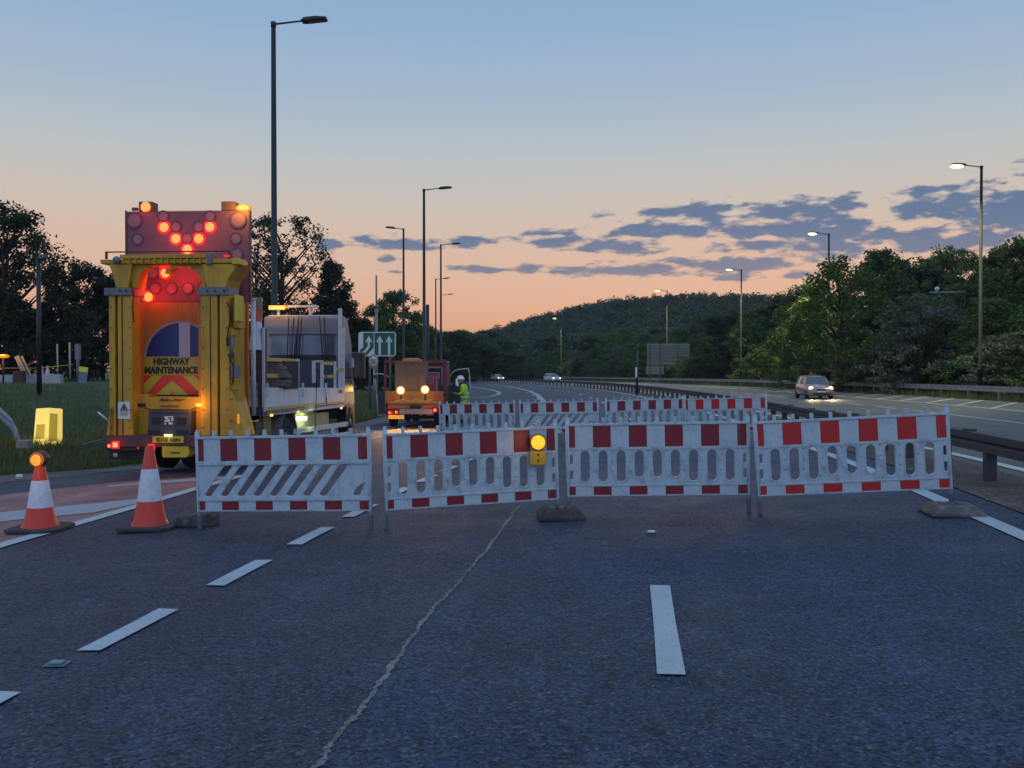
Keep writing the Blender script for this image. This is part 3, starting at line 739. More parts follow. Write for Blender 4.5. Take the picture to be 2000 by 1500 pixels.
for px, py, h, l, rz, lab in ((79,1041,.80,True,.35,'orange and white traffic cone topped with a round lit amber lamp'),(293,1037,.945,False,.12,'plain orange and white traffic cone without a lamp, beside the leftmost barrier board')):
    c = make_cone(h, l); q = G(px, py-5); c.location = (q.x, q.y, q.z+.006); c.rotation_euler = (0,0,rz*.6 if not l else 0); tag(c, lab, 'traffic cone', 'traffic cones at the closure')

# ================================================================== lamp columns
def column(x, y, h, side, lit, m, label, arm=1.35, z=None):
    z = terrain(x, y) if z is None else z
    root = empty('street_lamp', (x, y, z), 0, label, 'street lamp', 'lit street lamps beyond the far carriageway' if lit else 'unlit street lamps on the left of the road')
    b = MB(); b.cyl((0,0,-.1),(0,0,1.6),.13,.125,14); b.cyl((0,0,1.6),(0,0,1.75),.125,.105,14); b.cyl((0,0,1.75),(0,0,h),.105,.072,14); b.build('pole', m, root)
    b = MB(); b.box((-.05,-.139,.5),(.05,-.11,1.2)); b.build('access_door', m, root)
    b = MB(); b.cyl((0,0,h-.12),(0,0,h+.03),.085,n=12); b.cyl((0,0,h-.04),(side*arm*.62,0,h+.07),.032,.028,8); b.build('arm', m, root)
    b = MB(); s = side; x0 = s*arm*.58
    b.prism([(x0,h+.04),(x0+s*.12,h+.02),(x0+s*.78,h+.09),(x0+s*.80,h+.15),(x0+s*.45,h+.17),(x0+s*.1,h+.13)], 1, -.16, .16); b.build('lamp_head', m, root, bevel=.015)
    b = MB(); b.add([(x0+s*.22,-.13,h+.022),(x0+s*.72,-.13,h+.074),(x0+s*.72,.13,h+.074),(x0+s*.22,.13,h+.022)], [(0,1,2,3)], None)
    if lit:
        b = MB(); b.ball((x0+s*.5,0,h+.01),.24,n=12,sz=.5,sx=1.6,sy=.9); b.build('lens', E_STREET, root)
        lamp('street_lamp_light','SPOT',(x0+s*.5,0,h-.12),4600,(.98,.94,.56),.15,root,spot=118,rot=(0,math.radians(-20*s),0))
    else: b.build('lens', PINKD, root)
    return root
def col_at(px, topy, H, side, lit, m, label, arm=1.5):
    # distance from the height of the mast above ground there
    Y = 50.0
    for _ in range(40):
        q = at(px, topy, Y); g = terrain(q.x, Y); Y = Y*.5+.5*Y*(H+g-CAMZ)/(q.z-CAMZ)
    q = at(px, topy, Y); return column(q.x, Y, H, side, lit, m, label, arm)
col_at(534,45,13,1,False,COLUMN,'tallest unlit street lamp rising behind the yellow works truck')
col_at(828,370,13,1,False,COLUMN,'unlit street lamp with its arm to the right, behind the second works truck')
col_at(788,447,13,-1,False,COLUMN,'unlit street lamp with its arm to the left, right of the direction sign', 1.0)
col_at(861,478,13,1,False,COLUMN,'unlit street lamp right of the tall pole behind the second works truck')
col_at(851,545,13,1,False,COLUMN,'small distant unlit street lamp, its head at the height of the low clouds')
col_at(862,576,13,1,False,COLUMN,'smallest and most distant unlit street lamp near the left foot of the hill')
for px, ty, lab in ((1917,325,'nearest and tallest lit street lamp at the right, in front of the trees'),(1619,457,'second nearest lit street lamp, left of the big yellow-green tree'),
                    (1448,527,'third lit street lamp, its head against the sky above the wooded slope'),(1303,568,'fourth lit street lamp, standing above the back of the large road sign'),(1096,622,'smallest lit street lamp, far off in front of the wooded hill')):
    col_at(px, ty, 13, -1, True, COLUMNG, lab)
# dark old lamp post with a flood head, left
q = at(75, 505, 40); gz = terrain(q.x, 40)
r = empty('street_lamp', (q.x, 40, gz), 0, 'dark short lamp post with a pale floodlight head in front of the left trees', 'street lamp')
b = MB(); b.cyl((0,0,-.1),(0,0,q.z-gz),.11,.09); b.build('pole', COLUMN, r)
b = MB(); b.prism([(.02,0),(.35,.02),(.40,.18),(.08,.22)], 1, -.14, .14); b.build('lamp_head', mat('head_grey_green',(.10,.11,.09),.6), r, loc=(0,0,q.z-gz-.02), bevel=.02)
# short camera post on the reservation, and the masts near the sign
q = at(1244, 683, 62); x, y = OFF(62, 1.1); gz = ground(x, y); q = at(1244, 683, y)
r = empty('camera_post', (q.x, y, gz), 0, 'short dark post with a small white box and lamp arm beside the central guard rail', 'post')
b = MB(); b.cyl((0,0,0),(0,0,q.z-gz),.09,.07); b.build('pole', COLUMN, r)
b = MB(); b.box((-.14,-.2,1.3),(.0,-.1,2.0)); b.build('box', WHITE, r, bevel=.01)
b = MB(); b.cyl((0,0,q.z-gz-.05),(-.35,0,q.z-gz),.03); b.box((-.55,-.1,q.z-gz-.06),(-.3,.1,q.z-gz+.06)); b.build('arm', COLUMN, r)
q = at(835, 595, 60); gz = ground(q.x, 60)
r = empty('mast', (q.x, 60, gz), 0, 'thick dark pole with a small bracket, between unlit lamps behind the second truck', 'pole')
b = MB(); b.cyl((0,0,0),(0,0,q.z-gz),.13,.12); b.build('pole', COLUMN, r)
b = MB(); b.box((-.28,-.1,q.z-gz-.5),(-.17,.1,q.z-gz-.1)); b.build('bracket', COLUMN, r)
q = at(735, 538, 48); gz = ground(q.x, 48)
r = empty('mast', (q.x, 48, gz), 0, 'slim pale mast rising behind the green direction sign', 'pole')
b = MB(); b.cyl((0,0,0),(0,0,(q.z-gz)*.75),.09,.08); b.cyl((0,0,(q.z-gz)*.75),(0,0,q.z-gz),.05,.05); b.build('pole', mat('mast_grey',(.22,.21,.21),.6), r)
b = MB(); b.box((-.1,-.08,(q.z-gz)*.75-.2),(.1,.08,(q.z-gz)*.75)); b.build('mast_fitting', mat('mast_grey',(.22,.21,.21)), r)

# ================================================================== green lane sign
Ys = 46.0
c0, c1 = at(700, 696, Ys), at(773, 648, Ys); sw, sh = c1.x-c0.x, c1.z-c0.z; gz = ground(c0.x, Ys)
r = empty('direction_sign', (c0.x, Ys, c0.z), 0, 'green direction sign with three white arrows, one lane merging from the left', 'road sign')
b = MB(); b.prism([(.0,.1),(.1,0),(sw-.1,0),(sw,.1),(sw,sh-.1),(sw-.1,sh),(.1,sh),(0,sh-.1)], 1, 0, .04); b.build('sign_plate', SWHITE, r)
b = MB(); X = lambda v: v/100*sw; Z = lambda v: v/100*sh      # percent coordinates of the face
b.add([(X(p[0]),-.004,Z(p[1])) for p in [(13,96),(41,96),(41,36),(22,4),(8,17),(2,22),(13,38)]], [tuple(range(7))], None)
b.add([(X(p[0]),-.004,Z(p[1])) for p in [(43,96),(96,96),(97,90),(97,10),(95,4),(43,4)]], [tuple(range(6))], None); b.build('green_field', SGREEN, r)
b = MB(); b.add([(X(p[0]),-.007,Z(p[1])) for p in [(22,4),(41,36),(41,4)]], [(0,1,2)], None); b.build('white_wedge', SWHITE, r)
for k, sx in enumerate((0, 57, 82)):
    b = MB()
    if k == 0:
        b.add([(X(p[0]),-.008,Z(p[1])) for p in [(5,10),(10,4),(22,20),(31,38),(31,66),(25,66),(25,42),(17,26)]], [(0,1,2,7),(2,3,6,7),(3,4,5,6)], None); cx = 28
    else: b.add([(X(p[0]),-.008,Z(p[1])) for p in [(sx-3,5),(sx+3,5),(sx+3,66),(sx-3,66)]], [(0,1,2,3)], None); cx = sx
    b.add([(X(p[0]),-.0085,Z(p[1])) for p in [(cx-9,60),(cx,84),(cx+9,60),(cx+7,56),(cx+3,62),(cx-3,62),(cx-7,56)]], [(0,1,2,5),(0,5,6),(2,3,4),(2,4,5)], None)
    b.build('arrow', SWHITE, r)
b = MB(); b.box((X(41),-.008,Z(36)),(X(42.6),-.002,Z(96)) ); b.build('lane_divider', SWHITE, r)
for v in (.30, .84): b = MB(); b.cyl((X(v*100),.08,-(c0.z-gz)),(X(v*100),.08,sh-.1),.06,n=10); b.build('leg', mat('sign_leg',(.10,.10,.10),.6), r)
q = at(729, 706, 45.3); gz = ground(q.x, 45.3)
r = empty('speed_limit_sign', (q.x, 45.3, gz), math.radians(48), 'round speed limit sign reading 50, turned sideways below the green sign', 'road sign'); r.rotation_euler[2] = math.radians(-38)
b = MB(); b.cyl((0,.05,0),(0,.05,q.z-gz+.3),.04,n=10); b.build('post', GALV, r)
b = MB(); b.lathe([(0,0),(.36,0),(.36,.02),(0,.02)], axis=1, n=26, c=(0,.02,q.z-gz)); b.build('disc', SWHITE, r)
b = MB(); b.lathe([(.35,0),(.28,0)], axis=1, n=26, c=(0,-.006,q.z-gz)); b.build('red_ring', mat('sign_red_faded',(.35,.12,.09),.5), r)
text('number', '50', .36, BLACK, r, (0,-.01,q.z-gz), bold=.02)

# back of the large sign on the far side
q0, q1 = at(1264, 671, 121), at(1330, 712, 121)
gz = terrain(q0.x, 121)
r = empty('large_road_sign', (q0.x, 121, gz), 0, 'back of a large grey road sign with ribs, half hidden by the far trees', 'road sign')
w = q1.x-q0.x; b = MB(); b.box((0,0,q1.z-gz),(w+1.2,.08,q0.z-gz)); b.box((-.1,0,at(1264,731,121).z-gz),(w*.5,.08,at(1264,714,121).z-gz)); b.build('sign_panel', SBACK, r)
b = MB()
for k in range(1,9):
    z = at(1264,671+k*4.9,121).z-gz
    if k < 8: b.box((0,-.06,z-.04),(w+1.2,0,z+.04))
b.build('rib', mat('sign_rib',(.12,.12,.10),.6), r)
for k in (.35, 1.8, 4.2): b = MB(); b.box((k-.07,-.22,-.5),(k+.07,-.06,q0.z-gz)); b.build('leg', mat('sign_rib',(.12,.12,.10)), r)
# gantry-like pale arm in the trees at the right
q0, q1 = at(1815, 571, 64), at(1885, 571, 64); gz = terrain(q0.x, 64)
r = empty('arm_post', (q1.x, 64, gz), 0, 'slim grey post with a long level arm and small white camera among the right trees', 'post')
b = MB(); b.cyl((0,0,0),(0,0,q0.z-gz),.07); b.build('pole', COLUMNG, r)
b = MB(); b.cyl((0,0,q0.z-gz),(q0.x-q1.x,0,q0.z-gz),.05); b.build('arm', GALV, r)
b = MB(); b.ball((at(1830,571,64).x-q1.x,0,q0.z-gz+.25),.17); b.cyl((at(1830,571,64).x-q1.x,0,q0.z-gz),(at(1830,571,64).x-q1.x,0,q0.z-gz+.2),.04); b.build('camera', WHITE, r)

# ================================================================== guard rails
def rail(name, off, y0, y1, step, hgt, m, label, w=.14, beam_h=.2, face=-1, postw=.11):
    x0, yy0 = OFF(y0, off); z0 = ground(x0, yy0)
    r = empty(name, (x0, yy0, z0), 0, label, 'guard rail')
    ysl = frange(y0, min(y1, 45), 1.2)+frange(46.2, y1, 3) if y1 > 46 else frange(y0, y1, 1.2)
    prof = [(-w/2,-beam_h),(w/2,-beam_h),(w/2,-beam_h*.62),(w*.28,-beam_h*.5),(w/2,-beam_h*.38),(w/2,0),(-w/2,0),(-w/2,-beam_h*.38),(-w*.28,-beam_h*.5),(-w/2,-beam_h*.62)]
    b = MB(); vs = []; n = len(prof)
    for y in ysl:
        for o_, z in prof: x, yy = OFF(y, off+o_); vs.append((x-x0, yy-yy0, ground(*OFF(y, off))+hgt+z-z0))
    b.add(vs, [(j*n+i, j*n+(i+1)%n, (j+1)*n+(i+1)%n, (j+1)*n+i) for j in range(len(ysl)-1) for i in range(n)]+[tuple(range(n)), tuple(range((len(ysl)-1)*n, len(ysl)*n))])
    b.build('beam', m, r, bevel=0)
    y = y0+.4; k = 0
    while y < y1 and k < 98:
        x, yy = OFF(y, off); z = ground(x, yy)
        d = EX(y+.5)-EX(y-.5); a = -math.atan(d); b = MB(); b.box((-postw/2,-postw/2,-.15),(postw/2,postw/2,hgt-beam_h+.002)); o = b.build('post', m, r, loc=(x-x0, yy-yy0, z-z0), bevel=.008 if y < 20 else 0); o.rotation_euler[2] = a
        y += step if y < 100 else step*1.6; k += 1
    return r, (x0, yy0, z0)
rr, base = rail('guard_rail', 1.18, 3.0, 200, 1.75, .65, RAILD, 'dark weathered guard rail on short posts along the central reservation', w=.18, beam_h=.25, postw=.14)
rr2, base2 = rail('guard_rail', 17.3, 24, 190, 3.2, .72, RAILL, 'pale guard rail along the far verge in front of the trees', w=.07, beam_h=.3, postw=.09)
b = MB()                                               # clutter caught on the top of the near rail
for y in (9.2, 10.6, 12.9, 14.4, 17.5, 19.6, 21.7, 24, 27):
    x, yy = OFF(y, 1.18); z = ground(x, yy)+.65; b.box((x-base[0]-.05,yy-base[1]-.11,z-base[2]+.001),(x-base[0]+.05,yy-base[1]+.11,z-base[2]+.03))
b.build('joint_plate', RAILD, rr, bevel=.006)
def ramp_rail(pixs, label, m=GALV, w=.11):
    P = [at(*p) for p in pixs]; r = empty('guard_rail_end', P[0], 0, label, 'guard rail'); b = MB()
    prof = [(-.03,-w),(.03,-w),(.045,-w*.5),(.01,0),(.045,w*.5),(.03,w),(-.03,w)]
    n = len(prof); vs = []
    for p in P:
        for a, z in prof: vs.append((p.x-P[0].x+a*.5, p.y-P[0].y-a*1.6, p.z-P[0].z+z))
    b.add(vs, [(j*n+i, j*n+(i+1)%n, (j+1)*n+(i+1)%n, (j+1)*n+i) for j in range(len(P)-1) for i in range(n)]+[tuple(range(n)), tuple(range((len(P)-1)*n, len(P)*n))]); b.build('beam', m, r)
    return r, P[0]
r, o0 = ramp_rail([(-60,755,20),(-10,797,19.6),(22,828,19.2),(33,850,19.0),(41,882,18.9)], 'bent grey guard rail end sloping down into the grass at the left edge', mat('painted_rail_grey',(.26,.26,.29),.5,dirt=.6,dirtcol=(.05,.05,.06,1),dscale=5), .12)
b = MB(); q = at(56, 866, 18.8); b.box((q.x-.22-o0.x,-.1-1.0+q.y-o0.y+1,q.z-.10-o0.z),(q.x+.05-o0.x,.1+q.y-o0.y,q.z+.07-o0.z)); b.build('concrete_block', mat('concrete',(.30,.25,.20),.9,dirt=.4), r, bevel=.01)
ramp_rail([(162,872,19.2),(185,866,19.6),(215,857,20.4)], 'low grey guard rail end in the grass just left of the yellow truck', mat('painted_rail_grey2',(.15,.16,.14),.6,dirt=.6), .05)
q = G(200, 822); b = MB(); b.cyl((0,0,0),(-.35,0,.30),.03); b.build('white_stake', SWHITE, loc=(q.x+.2,q.y,q.z), label='small white stake leaning in the grass left of the yellow truck', cat='stake')

# ================================================================== illuminated yellow bollard
q = G(93, 868); s = (q.y/F)
r = empty('bollard', (q.x, q.y, q.z-.02), .0, 'glowing yellow box-shaped bollard standing in the grass of the left verge', 'bollard')
wL, wR, hh = -24*s, 16*s, 74*s
E_BOL = mat('bollard_plastic', (.75,.60,.14), .5, emit=(1,.70,.16), es=.66); E_BOL2 = mat('bollard_recess', (.6,.44,.05), .5, emit=(1,.62,.05), es=.2); E_BOL3 = mat('bollard_foot_glow', (.8,.6,.1), .5, emit=(1,.78,.2), es=.9)  # glow put into the emission: brighter at the foot, dimmer on the panels
b = MB(); xm = 7*s
v = [(wL,-.12,0),(xm,-.20,0),(wR+.02,.05,0),(wR+.02,.3,0),(wL,.3,0)]; v2 = [(wL+.06,-.08,hh*.97),(xm+.02,-.13,hh),(wR+.05,.06,hh*.95),(wR+.05,.26,hh*.95),(wL+.05,.26,hh*.97)]
b.add(v+v2, [(i,(i+1)%5,(i+1)%5+5,i+5) for i in range(5)]+[(5,6,7,8,9),(4,3,2,1,0)]); b.build('shell', E_BOL, r, bevel=.02)
def bf(b, A, B, Cc, D, u0, u1, v0, v1, o_=.006):
    def q_(u, w): return Vector(A).lerp(Vector(B), u).lerp(Vector(D).lerp(Vector(Cc), u), w)
    nrm = (Vector(B)-Vector(A)).cross(Vector(D)-Vector(A)).normalized()*o_
    b.add([q_(u0,v0)+nrm, q_(u1,v0)+nrm, q_(u1,v1)+nrm, q_(u0,v1)+nrm], [(0,1,2,3)])
b = MB(); bf(b, v[0], v[1], v2[1], v2[0], .17, .80, .18, .57); b.build('recessed_panel', E_BOL2, r)
b = MB(); bf(b, v[1], v[2], v2[2], v2[1], .10, .90, .12, .86); b.build('recessed_panel', E_BOL2, r)
b = MB(); bf(b, v[0], v[1], v2[1], v2[0], .03, .97, .02, .17, .01); b.build('base_glow', E_BOL3, r)
b = MB(); bf(b, v[1], v[2], v2[2], v2[1], .03, .97, .02, .10, .01); b.build('base_glow', E_BOL3, r)
lamp('bollard_glow','POINT',(0,-.75,.35),5,(1,.75,.2),.2,r)
pts = []
for _ in range(700):
    x = q.x+random.uniform(-.8,.9); y = q.y+random.uniform(-.75,-.22); pts.append((x, y, ground(x, y)-.05))
blades('grass', pts, .10, .34, .008, GRASSM, 'tall grass stalks in front of the glowing bollard')

# ================================================================== compound behind the verge, far left
def atg(px, py, Y): p = at(px, py, Y); return p
Yc = 52
p0, p1 = at(-90, 738, Yc), at(142, 738, Yc+1.5)
b = MB(); b.prism([(0,-.35),(0,.16),(p1.x-p0.x,.22),(p1.x-p0.x,-.35)], 1, 0, .4); b.build('concrete_block_wall', mat('pale_concrete',(.34,.38,.44),.8,dirt=.4), loc=(p0.x, Yc, p0.z), label='long low pale concrete wall behind the left verge', cat='wall')
for px, ty, r_, lab in ((116,672,.05,'thin pale pole nearer the dark lamp post behind the low wall'),(140,669,.06,'thin pale pole at the right end of the low wall')):
    a = at(px, ty, Yc+1); b = MB(); gz = p0.z-.1; b.cyl((0,0,0),(-.03,0,a.z-gz),r_*.8,r_,n=8); b.build('pole', mat('pale_pole',(.34,.32,.28),.6), loc=(a.x, Yc+.8, gz), label=lab, cat='pole')
a = at(152, 672, Yc-1); gz = ground(a.x, Yc-1); b = MB(); b.cyl((0,0,0),(0,0,a.z-gz),.10,.08,n=10); b.box((-.16,-.06,a.z-gz-.9),(.16,.06,a.z-gz)); b.build('signal_post', mat('grey_post',(.14,.14,.16),.6), loc=(a.x, Yc-1, gz), label='grey post with a dark box at the right end of the low wall', cat='post')
b = MB(); A = at(-60, 719, Yc+.3); B_ = at(75, 719, Yc+.3); C_ = at(142, 712, Yc+.3); b.tube([(0,0,0),(B_.x-A.x,0,B_.z-A.z),(C_.x-A.x,0,C_.z-A.z)], .025, 6); b.build('barrier_tape', TAPE, loc=A, label='yellow tape strung between the poles over the low wall', cat='tape')
for px, rb, lab, m in ((82,.2,'small red and white cone behind the tape, beside the dark lamp post',mat('far_cone_pink',(.42,.22,.24),.6)),(93,.2,'small white cone behind the tape',mat('far_cone_white',(.42,.40,.42),.6))):
    a = at(px, 731, Yc+.35); r = empty('traffic_cone', (a.x, a.y, a.z-.1), 0, lab, 'traffic cone', 'small cones behind the tape'); b = MB(); b.lathe([(.17,0),(.13,.1),(.05,.6),(.0,.62)], n=14); b.build('cone_body', m, r); b = MB(); b.box((-.2,-.2,-.02),(.2,.2,.03)); b.build('base', RUBBER, r)
for px, w_, lab in ((40,.28,'wide pale board leaning at the low wall'),(50,.10,'narrow timber leaning beside the wide board')):
    a = at(px, 712, Yc-.3); b = MB(); b.box((-w_/2,-.03,-.75),(w_/2,.03,.55)); o = b.build('leaning_board', mat('pale_timber',(.40,.30,.22),.8), loc=(a.x, a.y, a.z), label=lab, cat='board'); o.rotation_euler = (0, -.42, 0)
a = at(38, 735, Yc-1.2); b = MB(); b.box((-.30,-.2,-.5),(.30,.2,.32)); b.build('plinth', mat('dark_plinth',(.035,.028,.03),.8), loc=a, label='dark plinth in front of the low wall under the leaning boards', cat='plinth', bevel=.02)
a = at(163, 728, Yc-2); r = empty('a_board', a, 0, 'grey notice board with a bright yellow top panel beside the low wall', 'sign')
b = MB(); b.box((-.24,-.02,-.62),(.24,.02,.12)); b.build('panel', mat('notice_grey',(.16,.17,.24),.6), r); b = MB(); b.box((-.27,-.04,.05),(.24,.0,.33)); b.build('yellow_panel', mat('notice_yellow',(.48,.52,.04),.5,emit=(.6,.7,.05),es=.08), r); r.rotation_euler = (0,.12,0)
a = at(6, 695, Yc-1.5); r = empty('beacon', a, 0, 'glowing amber beacon on a post at the far left edge', 'beacon'); b = MB(); b.ball((0,0,0),.15,sx=1.7,sz=.6); b.build('lens', E_AMB, r); b = MB(); b.ball((0,.05,-.02),.20,sx=1.7,sz=.6); b.build('lens_cover', E_AMBR, r); b = MB(); b.cyl((0,0,-1.6),(0,0,-.1),.05); b.build('post', COLUMN, r)
lamp('beacon_glow','POINT',(0,-.3,.3),70,(1,.4,.05),.2,r)

# ================================================================== yellow and white works truck
fr = Frame(-6.3, 16.3, .06); T = fr.root('works_truck')
tag(T, 'yellow and white highway maintenance truck with raised crash cushion and red signal lamps lit', 'truck')
def side(f, px, py, a):
    d = ray(px, py); A = np.array([[d.x, -f.Fx],[d.y, -f.Fy]]); B = np.array([f.x+a*f.Rx, f.y+a*f.Ry]); t, b_ = np.linalg.solve(A, B)
    return (a, float(b_), float(CAMZ+t*d.z-f.z))
def pbox(b, f, x0, x1, y0, y1, d0, d1, m=None):
    p = f.p(x0, y1, d0); q = f.p(x1, y0, d0); b.box((p[0],d0,p[2]), (q[0],d1,q[2]), m); return b
def ppoly(b, f, pts, d0, d1, m=None):
    b.prism([(f.p(x,y,d0)[0], f.p(x,y,d0)[2]) for x,y in pts], 1, d0, d1, m); return b
def sbox(b, f, x0, x1, y0, y1, a0, a1, m=None):      # box on the right-hand side plane
    p = side(f, x0, (y0+y1)/2, a0); q = side(f, x1, (y0+y1)/2, a0); zt = side(f, x0, y0, a0)[2]; zb = side(f, x0, y1, a0)[2]
    b.box((a1,p[1],zb),(a0,q[1],zt), m); return b
def P(name, f, root, rects, m, bev=.006, **k):
    b = MB()
    for r_ in rects: pbox(b, f, *r_)
    return b.build(name, m, root, bevel=bev, **k)

# crash cushion: two folded columns of box sections
for nm, secs, gaps in (('left', [(214,224),(231,257)], [(224,231)]), ('right', [(393,424),(430,447)], [(424,430)])):
    b = MB()
    for x0, x1 in secs: pbox(b, fr, x0, x1, 574, 852, .02, .36)
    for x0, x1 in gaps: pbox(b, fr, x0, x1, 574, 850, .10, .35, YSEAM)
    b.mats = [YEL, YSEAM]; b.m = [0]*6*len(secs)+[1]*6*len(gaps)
    cc = b.build('crash_cushion_column', None, T, bevel=.008)
    # clamp and flared head
    if nm == 'left':
        cl = P('clamp', fr, cc, [(203,256,562,577,-.03,.5)], MGREY); fl = [(212,515),(258,515),(254,543),(250,562),(226,562),(222,543)]; foot = [(214,800),(224,790),(224,852),(207,852)]
    else:
        cl = P('clamp', fr, cc, [(386,446,560,576,-.03,.5)], MGREY); fl = [(394,515),(466,515),(445,545),(440,562),(404,562),(400,543)]; foot = [(447,760),(456,770),(478,852),(447,852)]
    b = MB(); ppoly(b, fr, fl, .04, .7); b.build('flared_head', YEL, cc, bevel=.01)
    b = MB(); ppoly(b, fr, foot, .02, .6); b.build('column_foot', YEL, cc, bevel=.01)
    b = MB(); bx_ = [(235,566,.01),(246,566,.01)] if nm == 'left' else [(405,566,0),(420,566,0),(438,566,0)]
    for x, y, _ in bx_: p = fr.p(x, y+2, -.03); b.cyl((p[0],-.05,p[2]),(p[0],-.03,p[2]),.02,n=8)
    b.build('bolt', BLACK, cc)
# inner flanks, reddened by the lights added behind the arch
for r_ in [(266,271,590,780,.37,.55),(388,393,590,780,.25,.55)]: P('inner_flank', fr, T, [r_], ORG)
b = MB(); pbox(b, fr, 257, 290, 770, 852, .25, .70); pbox(b, fr, 373, 394, 800, 852, .25, .70); ppoly(b, fr, [(257,775),(393,775),(393,802),(373,802),(290,802),(257,802)], .24, .70); b.build('lower_beam_housing', YEL, T, bevel=.01)
# cross beam with comb, arches
b = MB(); pbox(b, fr, 234, 402, 496, 505, .0, .6); pbox(b, fr, 196, 466, 505, 515, .02, .5); 
for k in range(14): x = 238+k*12.6; pbox(b, fr, x, x+2, 504.5, 515, -.03, .02)
b.build('cross_beam', YEL, T, bevel=.004)
P('top_guard_rail', fr, T, [(205,447,489,493,.4,.46),(205,207.5,493,506,.4,.46),(445,447.5,493,508,.4,.46)], BROWN, .003)
P('beam_bracket', fr, T, [(402,412,494,516,-.02,.3)], MGREY); b = MB(); p = fr.p(228,508,-.02); b.ball(p,.075,MGREY); b.build('roller', MGREY, T)
P('beam_end', fr, T, [(453,468,504,516,-.03,.3)], YELB)
arch = [(258,516),(400,516),(400,548)]+[(400-0-(400-334)*0,548)]
q = [(258,516),(402,516),(402,560)]+[(356+40*math.cos(a),562-42*math.sin(a)) for a in [math.pi*k/10 for k in range(0,11)]][0:8]+[(334,536),(322,534)]+[(303-36*math.cos(a)*1.0,562-44*math.sin(a)) for a in [math.pi*(10-k)/10 for k in range(3,11)]]+[(258,562)]
b = MB(); cen = None
pts = [fr.p(x,y,.12) for x,y in q]; bmx = bmesh.new(); vv = [bmx.verts.new((p[0],.12,p[2])) for p in pts]
try:
    fce = bmx.faces.new(vv); ex = bmesh.ops.extrude_face_region(bmx, geom=[fce]); bmesh.ops.translate(bmx, verts=[v for v in ex['geom'] if isinstance(v, bmesh.types.BMVert)], vec=(0,.22,0)); bmesh.ops.recalc_face_normals(bmx, faces=bmx.faces)
except Exception: pass
me = bpy.data.meshes.new('arch_plate'); bmx.to_mesh(me); bmx.free(); me.materials.append(YEL); ao = bpy.data.objects.new('arch_plate', me); COL.objects.link(ao); ao.parent = T
# machinery strip on the right column
b = MB(); pbox(b, fr, 447, 458, 580, 850, .2, .7); pbox(b, fr, 456, 464, 590, 640, .1, .5); pbox(b, fr, 448, 455, 640, 655, .05, .3); pbox(b, fr, 446, 452, 676, 690, .05, .3); pbox(b, fr, 450, 463, 750, 785, .1, .5); b.build('hinge_column', YEL, T, bevel=.006)
P('hinge_plate', fr, T, [(458,464,576,627,.0,.3)], YELB)
b = MB(); p0 = fr.p(445,668,.04); b.box((p0[0]-.02,.0,p0[2]-.08),(p0[0]+.03,.06,p0[2]+.08)); b.build('latch', BLACK, T, bevel=.01)
P('grey_box', fr, T, [(451,463,713,738,.0,.15)], MGREY)
b = MB(); b.tube([fr.p(446,692,.0), fr.p(450,705,-.01), fr.p(456,715,0), fr.p(455,745,0), fr.p(452,752,0)], .014); b.build('cable', BLACK, T)
b = MB()
for y_ in (600,640,680,720,760,800,835):
    for x_ in (217,254,396,443):
        p = fr.p(x_, y_, .02); b.cyl((p[0],.0,p[2]),(p[0],.02,p[2]),.011,n=6)
b.build('bolt_row', mat('bolt_dark',(.08,.05,.02),.5), T)
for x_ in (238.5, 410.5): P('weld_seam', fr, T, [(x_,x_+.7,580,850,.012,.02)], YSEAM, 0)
b = MB(); b.cyl(fr.p(453,655,.06), fr.p(453,700,.06), .028, n=10); b.cyl(fr.p(453,700,.06), fr.p(453,712,.06), .016, n=8); b.build('hydraulic_ram', MGREY, T)
b = MB(); b.tube([fr.p(x,y,.0) for x,y in ((442,590),(449,600),(450,625),(445,645),(444,668))], .012); b.tube([fr.p(x,y,-.0) for x,y in ((259,560),(261,580),(259,604),(262,630))], .012); b.tube([fr.p(x,y,.2) for x,y in ((283,797),(300,800),(320,799),(372,801),(384,795))], .008); b.build('hose', BLACK, T)
b = MB()
for x0,y0 in ((448,778),(448,820),(456,760)): pbox(b, fr, x0, x0+5, y0, y0+3, .0, .1)
b.build('hinge', MGREY, T)
# central sign: round blue arrow sign, text plate, chevrons
P('rear_panel', fr, T, [(258,484,590,838,.82,.90)], ORG)
Rc = fr.p(353,700,.60); rr_ = .0098*70
b = MB(); n = 40; vs = [(Rc[0]+rr_*math.cos(math.pi*i/n), .60, Rc[2]+rr_*math.sin(math.pi*i/n)) for i in range(n+1)]; vs2 = [(x,.66,z) for x,y,z in vs]
b.add(vs+vs2, [tuple(range(n+1)), tuple(range(2*n+1,n,-1))]+[(i,i+1,i+n+2,i+n+1) for i in range(n)]+[(0,n,2*n+1,n+1)]); dsk = b.build('blue_disc', BLUE, T)
b = MB()
for i in range(n):
    a0, a1 = math.pi*i/n, math.pi*(i+1)/n; R1, R2 = rr_, rr_+.045
    b.add([(Rc[0]+R*math.cos(a), .59, Rc[2]+R*math.sin(a)) for R, a in ((R1,a0),(R2,a0),(R2,a1),(R1,a1))], [(0,1,2,3)])
b.build('disc_rim', mat('faded_pink_rim',(.40,.20,.18),.5), dsk)
P('white_arrow_shaft', fr, dsk, [(349.5,371,631,697,.585,.60)], mat('faded_pink_white',(.42,.30,.36),.5), .002)
b = MB(); ppoly(b, fr, [(273,733),(393.5,733),(393.5,699),(386,696.5),(288,696.5),(273,708)], .56, .60); tp = b.build('text_plate', mat('text_plate_yellow',(.42,.28,.03),.5,dirt=.2,dirtcol=(.2,.13,.02,1)), T)
c = fr.p(335.5,706,.555); text('lettering', 'HIGHWAY', .172, BLACK, tp, c, bold=.05, fit=(.72,.14))
